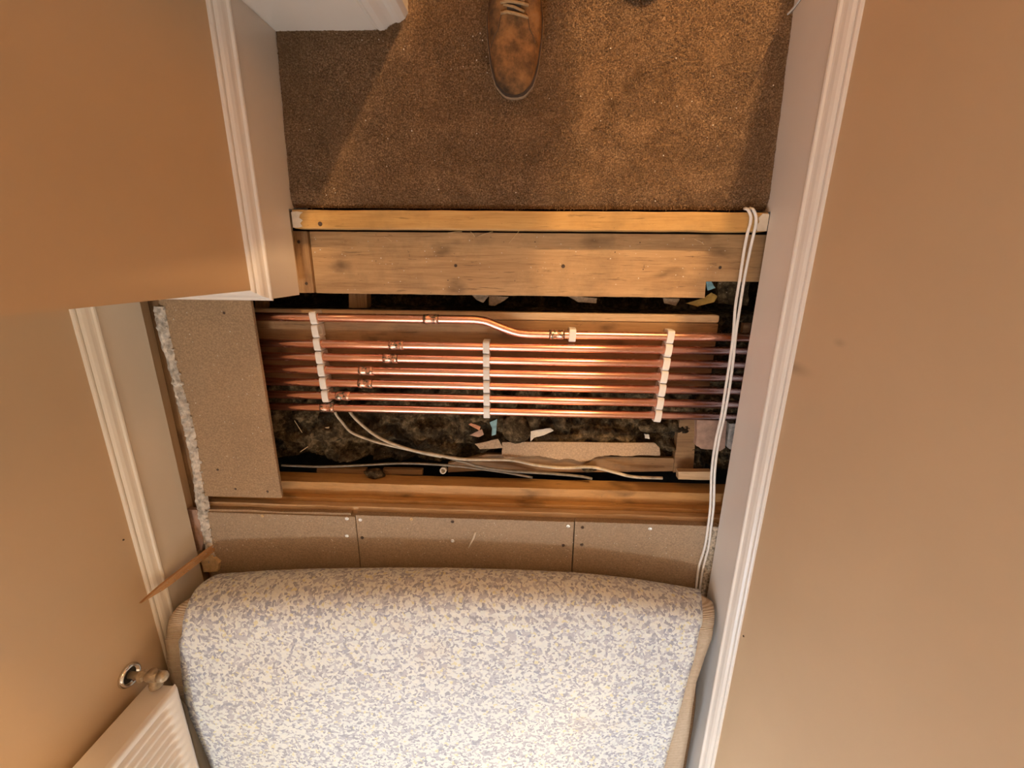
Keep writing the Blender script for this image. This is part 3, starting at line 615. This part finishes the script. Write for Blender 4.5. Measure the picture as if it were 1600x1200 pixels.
cable('dusty_cable', [(519, 628, -0.16), (524, 645, -0.150), (535, 660, -0.148), (550, 676, -0.147), (580, 688, -0.145), (605, 695, -0.143), (640, 703, -0.142), (660, 708, -0.142), (690, 714, -0.140)], 0.0034, 'cable_dirty', 'left white cable emerging under the lowest pipe and sweeping right')
cable('dusty_cable', [(541, 632, -0.16), (550, 648, -0.148), (566, 664, -0.145), (585, 679, -0.140), (605, 690, -0.134), (630, 699, -0.133), (655, 706, -0.132), (678, 710, -0.132), (720, 717, -0.132), (760, 718, -0.132), (800, 719, -0.130), (840, 727, -0.128), (880, 731, -0.127), (925, 730, -0.127), (960, 738, -0.126), (990, 745, -0.125), (1035, 747, -0.125)], 0.0040, 'cable_dirty', 'long buff cable running right along the lower joist')
cable('dusty_cable', [(690, 712, -0.142), (725, 722, -0.138), (755, 730, -0.136), (800, 736, -0.135), (860, 740, -0.134), (905, 744, -0.134), (925, 748, -0.134)], 0.0036, 'cable_grey', 'grey cable branching below the long buff cable')
cable('dusty_cable', [(440, 727, -0.150), (500, 729, -0.146), (560, 727, -0.145), (630, 724, -0.143), (700, 727, -0.140), (760, 734, -0.137), (800, 740, -0.136), (832, 746, -0.136)], 0.0030, 'cable_grey', 'thin dark cable hugging the lower joist at left')
cable('grey_wire', [(1231, 22, 0.02), (1240, 12, 0.05), (1252, -4, 0.09), (1262, -20, 0.12)], 0.0016, 'cable', 'lower of two thin wires clipped to the right skirting at the top edge', cat='wire')
cable('grey_wire', [(1236, 20, 0.02), (1246, 6, 0.05), (1256, -8, 0.08), (1268, -26, 0.12)], 0.0016, 'cable_grey', 'upper of two thin wires clipped to the right skirting at the top edge', cat='wire')

# ------------------------------------------------------------------ left wall foot: old timber edge, plaster ridge, gripper, rubble
tag(obj('wall_plate', grain_board(-0.90, -0.8435, -1.24, -0.075, -0.06, -0.022, 6, 60, 0.001, 31), M['oldwood_y']), 'dark timber edge between left skirting and the loose chipboard', 'timber')
cx = catmull([at(*q, 0.004) for q in ((246, 479), (254, 520), (267, 570), (280, 620), (293, 670), (303, 720), (310, 770), (316, 810), (324, 850), (334, 892))], 16)
wd = [0.0155+0.0022*math.sin(i*0.13) for i in range(len(cx))]
V = []; Fc = []; m_ = 14
for i, p in enumerate(cx):
    t = (cx[min(i+1, len(cx)-1)]-cx[max(i-1, 0)]).normalized(); s = Vector((-t.y, t.x, 0))
    for k in range(m_+1):
        u = k/m_*2-1
        w_ = wd[i]*(1+0.10*noise.noise(Vector((i*0.35, u*2, 0))))
        h = 0.0125*(1-abs(u)**3)+0.009*noise.noise(Vector((i*0.5, u*2.5, 1)))*(1-u*u)+0.0022*noise.noise(Vector((i*1.7, u*7, 2)))
        q = p+s*u*w_; V.append((q.x, q.y, -0.006+max(0, h)))
for i in range(len(cx)-1):
    for k in range(m_): a = i*(m_+1)+k; Fc.append((a, a+1, a+m_+2, a+m_+1))
tag(obj('plaster_ridge', (V, Fc), M['plaster'], smooth=True), 'ragged grey-white ridge of old plaster along the left skirting', 'plaster')
V = []; Fc = []
for k in range(26):
    i = int((k+0.5)/26*(len(cx)-1)); p = cx[i]+Vector((0.0135+random.uniform(-0.002, 0.002), 0, 0.0))
    v, f = blob((p.x, p.y+random.uniform(-0.003, 0.003), 0.003), (random.uniform(0.002, 0.004), random.uniform(0.002, 0.005), 0.003), k, amp=0.4); V, Fc = join((V, Fc), (v, f))
tag(obj('plaster_crumbs', (V, Fc), M['plaster']), 'row of plaster crumbs along the right side of the plaster ridge', 'plaster', kind='stuff')
gs = thing('gripper_rod', (-0.858, -0.754, -0.006), 'broken thin wooden carpet gripper rod leaning upright on the left skirting', 'gripper')
a0, a1 = Vector((-0.838, -0.752, -0.004)), Vector((-0.8635, -0.750, 0.197))
V = []; Fc = []
for i in range(13):
    t = i/12; p = a0.lerp(a1, t); w_ = 0.0095*(1-t**5)+0.0006; w2 = -0.009+0.010*max(0, (t-0.72)/0.28)
    V += [(p.x-0.003, p.y+w_-0.0*t, p.z), (p.x+0.003, p.y+w_, p.z), (p.x+0.003, p.y+w2, p.z), (p.x-0.003, p.y+w2, p.z)]
for i in range(12):
    for k in range(4): Fc.append((i*4+k, i*4+(k+1) % 4, i*4+4+(k+1) % 4, i*4+4+k))
Fc += [(0, 1, 2, 3), (48, 49, 50, 51)]
obj('rod', (V, Fc), wood('gripper_wood', (0.36, 0.17, 0.06), (0.50, 0.27, 0.11), (0.60, 0.36, 0.18), 'Z', 0.6, 0.4, False), gs)
for k in range(9):
    t = 0.06+k*0.09; p = a0.lerp(a1, t); obj('pin', lathe((p.x+0.002, p.y+(0.003 if k % 2 else -0.003), p.z), (1, 0, 0.3), [(0, 0.0008), (0.003, 0.0006), (0.005, 0.0001)], 6), M['steel'], gs)
flat_piece('plaster_block', [(290, 796), (308, 797), (318, 842), (315, 860), (298, 862)], 0.004, 0.012, M['pinkplaster'], 'flat pinkish plaster piece at the foot of the left skirting', 'rubble', dz=False)
flat_piece('wood_chip', [(314, 876), (328, 868), (342, 880), (340, 893), (318, 894)], 0.010, 0.012, M['straw'], 'tan chip at the left front corner of the folded carpet', 'rubble', dz=False)
v, f = grain_board(0.4625, 0.4925, -1.1, -0.636, -0.018, 0.001, 4, 60, 0.0018, 44)
tag(obj('mortar_strip', (v, f), simple('speckled_mortar', (0.50, 0.42, 0.32), 0.9, 0, 0.75, 140, 0.8)), 'speckled cream mortar strip along the foot of the right skirting', 'mortar')
# crumbs of debris on the boards and carpet
V = []; Fc = []
for k in range(430):
    if k < 190: x, y, z = random.uniform(-0.85, 0.46), random.uniform(-0.76, -0.642), 0.0004
    elif k < 300: x, y, z = random.uniform(-0.48, 0.47), random.uniform(-0.07, 0.055), -0.0245
    elif k < 370: x, y = random.uniform(-0.48, 0.46), random.uniform(0.11, 0.42); z = carpet_z(x, y)+0.003
    else: x, y, z = random.uniform(-0.83, -0.64), random.uniform(-0.58, -0.1), 0.0004
    r_ = random.uniform(0.0005, 0.0014)
    pts = [(x+r_*math.cos(a)*random.uniform(0.5, 1.4), y+r_*math.sin(a)*random.uniform(0.5, 1.4)) for a in (0, 1.3, 2.6, 3.9, 5.2)]
    V, Fc = join((V, Fc), prism(pts, z-0.0003, z+0.0006))
tag(obj('debris_crumbs', (V, Fc), M['paper']), 'pale crumbs of plaster and sawdust scattered over boards and carpet', 'debris', kind='stuff')

# ------------------------------------------------------------------ folded-back carpet and underlay
rc = thing('folded_carpet', (-0.2, -1.2, 0), 'carpet folded back on itself, grey-white mottled foam underlay facing up', 'carpet')
def lerp_tab(tab, v):
    if v >= tab[0][0]: return tab[0][1]
    for (a, b_), (c, d) in zip(tab, tab[1:]):
        if v >= c: return b_+(d-b_)*(a-v)/(a-c)
    return tab[-1][1]
def Rf(x):  # radius of the fold: fuller at left
    t = min(1, max(0, (x+0.85)/1.32)); return 0.088+(0.056-0.088)*t
FT = [(-0.90, -0.800), (-0.83, -0.789), (-0.68, -0.772), (-0.53, -0.761), (-0.36, -0.7535), (-0.2, -0.749), (-0.03, -0.749), (0.13, -0.753), (0.26, -0.7645), (0.36, -0.779), (0.46, -0.797), (0.55, -0.81)]
def front(x):
    x = min(0.549, max(-0.899, x))
    for (a, b_), (c, d) in zip(FT, FT[1:]):
        if x <= c: return b_+(d-b_)*(x-a)/(c-a)
def ztop(x, y):   # height of the back surface behind the fold
    d = front(x)-Rf(x)-y
    return 2*Rf(x) + 0.016*math.exp(-((d-0.20)/0.16)**2) - 0.010*min(1, max(0, d-0.3)) + 0.0035*noise.noise(Vector((x*5, y*5, 0))) + 0.006*math.sin(x*3.1+y*2)*min(1, max(0, d)*4)
def on_fold(u, x):     # u: angle round the fold, then pi/2 + distance along the back
    R = Rf(x); yc = front(x)-R
    if u < PI/2: return yc+R*math.cos(u), R+R*math.sin(u)
    y = yc-(u-PI/2); return y, ztop(x, y)
def edge_tab(pts, left):
    tab = []
    for px, py in pts:
        best = None
        for k in range(400):
            u = -0.72+k*0.0075; x = -0.8 if left else 0.45
            for _ in range(4):
                y, z = on_fold(u, x); p = at(px, py, z); x = min(0.55, max(-0.9, p.x))
            e = abs(p.y-y)
            if best is None or e < best[0]: best = (e, -u, p.x)
        tab.append((best[1], best[2]))
    return tab
UL = edge_tab([(333, 900), (306, 920), (291, 950), (285, 990), (283, 1050), (288, 1090), (305, 1140), (330, 1200), (370, 1290)], True)
UR = edge_tab([(1094, 923), (1097, 945), (1097, 975), (1087, 1022), (1075, 1060), (1062, 1110), (1050, 1155), (1038, 1200), (1010, 1300)], False)
CL = edge_tab([(318, 918), (275, 945), (261, 965), (256, 1000), (257, 1050), (266, 1082), (290, 1110), (310, 1160), (325, 1210), (350, 1290)], True)
CR = edge_tab([(1098, 925), (1115, 937), (1119, 960), (1115, 1000), (1102, 1035), (1090, 1072), (1084, 1110), (1077, 1160), (1070, 1200), (1050, 1300)], False)
def fold(TL, TR, off, nx=110, clampL=-0.862, clampR=0.470, th=0.008, wob=0.0):
    rows = []
    prof = []
    for k in range(9): prof.append(('b', -0.9+0.9*k/8))       # bottom layer up to the fold
    for k in range(1, 24): prof.append(('a', -PI/2+PI*k/24))
    for k in range(0, 60): prof.append(('t', k*0.022 if k < 40 else 0.88+(k-40)*0.04))
    V = []
    for lay in (0, 1):
        o = off+lay*th
        for kind, s in prof:
            def edge(T, x):
                u = PI/2+s if kind == 't' else s if kind == 'a' else -PI/2
                return lerp_tab(T, -u)
            xl = max(clampL, edge(TL, -0.8)); xr = min(clampR, edge(TR, 0.45))
            for i in range(nx+1):
                x = xl+(xr-xl)*i/nx
                R = Rf(x); yc = front(x)-R
                if kind == 'b': y = yc+s; z = o+0.001
                elif kind == 'a': y = yc+(R-o)*math.cos(s); z = R+(R-o)*math.sin(s)
                else: y = yc-s; z = ztop(x, y)-o
                z += wob*noise.noise(Vector((x*38, y*38, lay*3)))
                V.append((x, y, z))
    m = len(prof); w = nx+1; L = m*w; Fc = []
    for j in range(m-1):
        for i in range(nx):
            a = j*w+i; Fc.append((a, a+1, a+w+1, a+w)); Fc.append((L+a, L+a+w, L+a+w+1, L+a+1))
        for i in (0, nx):
            a = j*w+i; Fc.append((a, a+w, L+a+w, L+a))
    for i in range(nx):
        for j in (0, m-1): a = j*w+i; Fc.append((a, a+1, L+a+1, L+a))
    return V, Fc
obj('underlay', fold(UL, UR, 0.0, wob=0.0012), M['underlay'], rc, True)
tag(obj('backing', fold(CL, CR, 0.0085, th=0.003), M['backing'], rc, True), 'ribbed beige woven carpet backing')
CL2 = [(u, x+0.002) for u, x in CL]; CR2 = [(u, x+(0.009 if u < -1.75 else -0.001)) for u, x in CR]
tag(obj('pile_layer', fold(CL2, CR2, 0.0120, th=0.007, clampR=0.474, wob=0.001), M['pile'], rc, True), 'brown pile side of the folded carpet')

# ------------------------------------------------------------------ radiator on the left wall
rd = thing('radiator', (-0.82, -1.5, 0.235), 'white ribbed panel radiator on the left wall beside the folded carpet', 'radiator')
xf, xb_, ya, yb, z0, z1 = -0.796, -0.868, -0.952, -2.35, 0.222, 0.84
# front pressed panel: flutes run vertically, closed at the ends
V = []; Fc = []; NY = 620; zs = [z0, z0+0.004, z0+0.012, z0+0.030, z0+0.036, z0+0.043, z0+0.050, 0.5, z1-0.05, z1-0.043, z1-0.036, z1-0.030, z1-0.012, z1-0.004, z1]
pitch = 0.0245
for z in zs:
    e = min(1, max(0, (min(z-z0, z1-z)-0.030)/0.018)); rim = min(1, min(z-z0, z1-z)/0.010); rim = math.sqrt(max(0, 1-(1-rim)**2))
    for i in range(NY+1):
        y = ya+(yb-ya)*i/NY; d = min(ya-y, y-yb); er = math.sqrt(max(0, 1-(1-min(1, d/0.008))**2)); ee = e*min(1, max(0, (d-0.012)/0.01))
        fl = 0.5-0.5*math.cos(2*PI*(ya-y-0.014)/pitch); fl = fl*fl*(3-2*fl)
        V.append((xf-0.010+0.010*min(rim, er)-0.0085*fl*ee, y, z))
w = NY+1
for j in range(len(zs)-1):
    for i in range(NY): a = j*w+i; Fc.append((a, a+1, a+w+1, a+w))
obj('front_panel', (V, Fc), M['rad'], rd, True)
obj('side_panel', box(xb_, xf-0.0075, ya-0.004, ya+0.0, z0+0.004, z1-0.002), M['rad'], rd, False, 0.002)
obj('side_panel', box(xb_, xf-0.0075, yb, yb+0.004, z0+0.004, z1-0.002), M['rad'], rd, False, 0.002)
obj('back_panel', box(xb_, xb_+0.008, yb+0.004, ya-0.005, z0+0.01, z1-0.01), M['rad'], rd, False, 0.003)
obj('bottom_rail', box(xf-0.022, xf-0.009, yb+0.004, ya-0.006, z0+0.001, z0+0.020), M['rad'], rd, False, 0.004)
obj('top_grille', box(xb_, xf-0.009, yb+0.004, ya-0.006, z1-0.008, z1), M['rad'], rd, False, 0.002)
for y in (-1.2, -2.1): obj('wall_bracket', box(XL, xb_, y-0.015, y+0.015, z0+0.06, z1-0.08), M['rad'], rd)
# valve and collar
vc = Vector((XL, -0.905, 0.243))
vl = thing('radiator_valve', (-0.84, -0.91, 0.2), 'radiator valve and pipe tail coming out of the wall by a chrome collar', 'valve')
obj('tail_pipe', lathe(vc-Vector((0.004, 0, 0)), (1, 0, 0), [(0, 0.0075), (0.060, 0.0075)], 16), M['valve'], vl, True)
obj('nut', lathe(vc+Vector((0.026, 0, 0)), (1, 0, 0), [(0, 0.0085), (0.002, 0.013), (0.012, 0.013), (0.015, 0.009)], 6), M['valve'], vl)
obj('valve_body', join(lathe(vc+Vector((0.042, 0, 0)), (1, 0, 0), [(0, 0.009), (0.006, 0.012), (0.026, 0.012), (0.032, 0.009)], 16), lathe(vc+Vector((0.058, 0.014, 0)), (0, -1, 0), [(0, 0.010), (0.03, 0.010), (0.034, 0.013), (0.044, 0.013), (0.046, 0.009)], 16)), M['valve'], vl, True)
obj('union_nut', lathe(vc+Vector((0.052, -0.012, -0.012)), (-0.2, -0.6, -0.4), [(0, 0.008), (0.003, 0.012), (0.013, 0.012), (0.017, 0.008)], 6), M['valve'], vl)
obj('cap', lathe(vc+Vector((0.070, 0, 0)), (1, 0, 0), [(0, 0.011), (0.012, 0.012), (0.018, 0.008)], 16), M['valve'], vl, True)
# collar: domed chrome ring on the wall
prof = [(0.0, 0.026), (0.003, 0.0262), (0.007, 0.0245), (0.009, 0.0215), (0.0075, 0.0185), (0.002, 0.0170)]
pcl = tag(obj('pipe_collar', lathe(vc+Vector((0.0002, 0, 0)), (1, 0, 0), prof, 32), M['chrome'], None, True), 'round chrome pipe collar flush on the left wall above the radiator valve', 'collar')
obj('hole_shade_disc', lathe(vc+Vector((0.0015, 0, 0)), (1, 0, 0), [(0, 0.0165), (0.0012, 0.0165)], 24), M['soil'], pcl)  # dark disc standing in for the shade inside the collar opening
tag(obj('wall_pin', lathe((XL, -0.60, 0.175), (1, 0, 0), [(0, 0.002), (0.002, 0.0015)], 8), M['rust']), 'tiny dark pin head in the lower left wall', 'pin')
tag(obj('wall_pin', lathe((XR, -0.80, 0.17), (-1, 0, 0), [(0, 0.002), (0.002, 0.0015)], 8), M['rust']), 'tiny dark pin head in the right wall beside the folded carpet', 'pin')

# ------------------------------------------------------------------ person: only the shoe fronts are in the frame
pe = thing('person', (0.05, 0.65, -0.02), 'person standing on the brown carpet, only worn tan suede lace-up shoes showing', 'person')
def shoe(cx, toe, rot, base):
    """toe points to -y; profile along the length s (0 toe .. 1 heel)"""
    Ls = 0.300; c_, s_ = math.cos(rot), math.sin(rot)
    def T(x, y, z): return (cx+x*c_-y*s_, toe+x*s_+y*c_, base+z)
    def half(s): # half widths left/right of a centre line
        tab = [(0, 0.0), (0.012, 0.016), (0.035, 0.0265), (0.08, 0.0370), (0.14, 0.0430), (0.20, 0.0470), (0.32, 0.0515), (0.42, 0.0530), (0.55, 0.0460), (0.70, 0.0395), (0.85, 0.0385), (0.94, 0.033), (0.985, 0.018), (1, 0.0)]
        for (a, b_), (c, d) in zip(tab, tab[1:]):
            if s <= c: t = (s-a)/(c-a); t = t*t*(3-2*t)*0.4+t*0.6; return b_+(d-b_)*t
        return 0
    S_ = [0.004, 0.012, 0.025, 0.045, 0.07, 0.10, 0.14, 0.18, 0.22, 0.27, 0.32, 0.37, 0.42, 0.48, 0.54, 0.60, 0.67, 0.74, 0.81, 0.88, 0.93, 0.97, 0.99]
    def hgt(s):
        tab = [(0, 0.020), (0.03, 0.034), (0.08, 0.044), (0.16, 0.050), (0.26, 0.054), (0.36, 0.062), (0.46, 0.076), (0.56, 0.092), (0.66, 0.106), (0.8, 0.110), (0.92, 0.108), (1, 0.098)]
        for (a, b_), (c, d) in zip(tab, tab[1:]):
            if s <= c: return b_+(d-b_)*(s-a)/(c-a)
        return 0.08
    def loft(zb, zt, k, ex=0.0, off=0.0):
        V = []; Fc = []; n = 20
        for s in S_:
            w_ = max(0.003, half(s)-off); h = zt(s) if callable(zt) else zt
            y = (0.004+s*(1-0.008))*Ls; y = y+off*(1-2*s) if off else y
            for i in range(n):
                a = 2*PI*i/n; co, si = math.cos(a), math.sin(a)
                if si >= 0: z = zb+(h-zb)*abs(si)**k; x = w_*math.copysign(abs(co)**ex, co)
                else: z = zb-0.0*si; x = w_*math.copysign(abs(co)**0.3, co)*0.96
                V.append(T(x, y, z))
        for j in range(len(S_)-1):
            for i in range(n): Fc.append((j*n+i, j*n+(i+1) % n, (j+1)*n+(i+1) % n, (j+1)*n+i))
        Fc.append(tuple(range(n))[::-1]); Fc.append(tuple((len(S_)-1)*n+i for i in range(n)))
        return V, Fc
    sh = obj('shoe', loft(0.018, hgt, 0.85, 0.55, 0.0018), M['suede'], pe, True, 0, 1)
    outl = [(half(s)+0.0015, s*Ls) for s in S_]; ring = [(-w_, y) for w_, y in outl]+[(w_, y) for w_, y in outl[::-1]]
    def ringp(sc, z0_, z1_):
        pts = [T(x*sc[0], (y-0.15)*sc[1]+0.15, 0)[:2] for x, y in ring]; return prism(pts, base+z0_, base+z1_)
    so = obj('sole', ringp((0.985, 1.012), 0.0, 0.016), M['sole'], sh, False, 0.003)
    obj('welt', ringp((0.965, 1.0), 0.015, 0.0205), M['welt'], sh)
    def surf(x, s, up=0.0):
        s = s-0.085
        w_ = half(s)-0.0018; u = min(0.999, abs(x)/w_); si = (1-u**(2/0.55)) ** 0.5 if u < 1 else 0
        return Vector(T(x, s*Ls, 0.018+(hgt(s)-0.018)*si**0.85+up))
    # lacing: dark tongue slot, crossing laces, eyelets
    tg = []
    for s in (0.475, 0.52, 0.58, 0.66): tg += [surf(-0.012-0.004*(s-0.45), s, 0.0012), surf(0.012+0.004*(s-0.45), s, 0.0012)]
    obj('tongue', (tg, [(0, 1, 3, 2), (2, 3, 5, 4), (4, 5, 7, 6)]), M['welt'], sh, True)
    lc = []
    for sA, sB in ((0.468, 0.452), (0.51, 0.50), (0.55, 0.54), (0.60, 0.59)):
        lc.append(tube([surf(-0.023, sA, 0.001), surf(-0.012, sA-0.001, 0.0045), surf(0.0, (sA+sB)/2, 0.0055), surf(0.014, sB, 0.0045), surf(0.025, sB-0.002, 0.001)], 0.0026, 8))
        lc.append(tube([surf(0.018, sA+0.004, 0.001), surf(0.0, sA+0.018, 0.0050), surf(-0.018, sA+0.034, 0.001)], 0.0022, 8))
    obj('lace', join(*lc), M['lace'], sh, True)
    # seam of the vamp
    M['seam'] = M.get('seam') or simple('dark_seam', (0.10, 0.055, 0.025), 0.9, 0, 0.2, 200, 0.1)
    sm = [surf(0.0385, 0.345, 0.0006), surf(0.034, 0.375, 0.0006), surf(0.028, 0.40, 0.0006), surf(0.026, 0.43, 0.0006), surf(0.022, 0.465, 0.0006)]
    obj('seam', tube(catmull(sm, 5), 0.0009, 6), M['seam'], sh, True)
    obj('seam', tube(catmull([surf(-0.044, 0.335, 0.0006), surf(-0.036, 0.372, 0.0006), surf(-0.029, 0.40, 0.0006), surf(-0.025, 0.44, 0.0006), surf(-0.022, 0.47, 0.0006)], 5), 0.0009, 6), M['seam'], sh, True)
shoe(-0.037, 0.3035, 0.0, -0.013)
shoe(0.205, 0.470, 0.14, -0.016)
# continuous clothed body grown on a skeleton, unseen, posed to cast the floor shadows
J_ = {'pel': (0.18, 0.91, 0.80), 'hl': (0.11, 0.84, 0.74), 'hr': (0.20, 0.98, 0.74), 'kl': (-0.015, 0.68, 0.42), 'kr': (0.18, 0.86, 0.42), 'al': (-0.035, 0.575, 0.09), 'ar': (0.178, 0.735, 0.09),
      'waist': (0.20, 0.88, 1.04), 'chest': (0.22, 0.81, 1.30), 'neck': (0.18, 0.71, 1.50), 'head': (0.13, 0.62, 1.60), 'crown': (0.12, 0.59, 1.70),
      'sl': (0.00, 0.76, 1.36), 'sr': (0.42, 0.84, 1.34), 'el': (-0.12, 0.52, 1.18), 'er': (0.62, 0.78, 1.20), 'wl': (-0.08, 0.25, 1.14), 'wr': (0.30, 0.52, 1.20)}
ks = list(J_); Vb = [J_[k] for k in ks]
E_ = [('pel', 'hl'), ('pel', 'hr'), ('hl', 'kl'), ('hr', 'kr'), ('kl', 'al'), ('kr', 'ar'), ('pel', 'waist'), ('waist', 'chest'), ('chest', 'neck'), ('neck', 'head'), ('head', 'crown'), ('chest', 'sl'), ('chest', 'sr'), ('sl', 'el'), ('sr', 'er'), ('el', 'wl'), ('er', 'wr')]
rad = {'pel': 0.11, 'hl': 0.080, 'hr': 0.080, 'kl': 0.06, 'kr': 0.06, 'al': 0.045, 'ar': 0.045, 'waist': 0.13, 'chest': 0.17, 'neck': 0.058, 'head': 0.085, 'crown': 0.07, 'sl': 0.07, 'sr': 0.095, 'el': 0.045, 'er': 0.06, 'wl': 0.03, 'wr': 0.05}
me = bpy.data.meshes.new('body'); po = ORG[pe.name]
me.from_pydata([tuple(Vector(v)-po) for v in Vb], [(ks.index(a), ks.index(b_)) for a, b_ in E_], [])
bo = bpy.data.objects.new('body', me); COL.objects.link(bo); bo.parent = pe; me.materials.append(M['shirt'])
sk = bo.modifiers.new('skin', 'SKIN'); lay = me.skin_vertices[0] if me.skin_vertices else None
if lay is None:
    bpy.context.view_layer.objects.active = bo; lay = me.skin_vertices[0]
for i, k in enumerate(ks): lay.data[i].radius = (rad[k], rad[k]); lay.data[i].use_root = (k == 'pel')
sb = bo.modifiers.new('sub', 'SUBSURF'); sb.levels = 2; sb.render_levels = 2
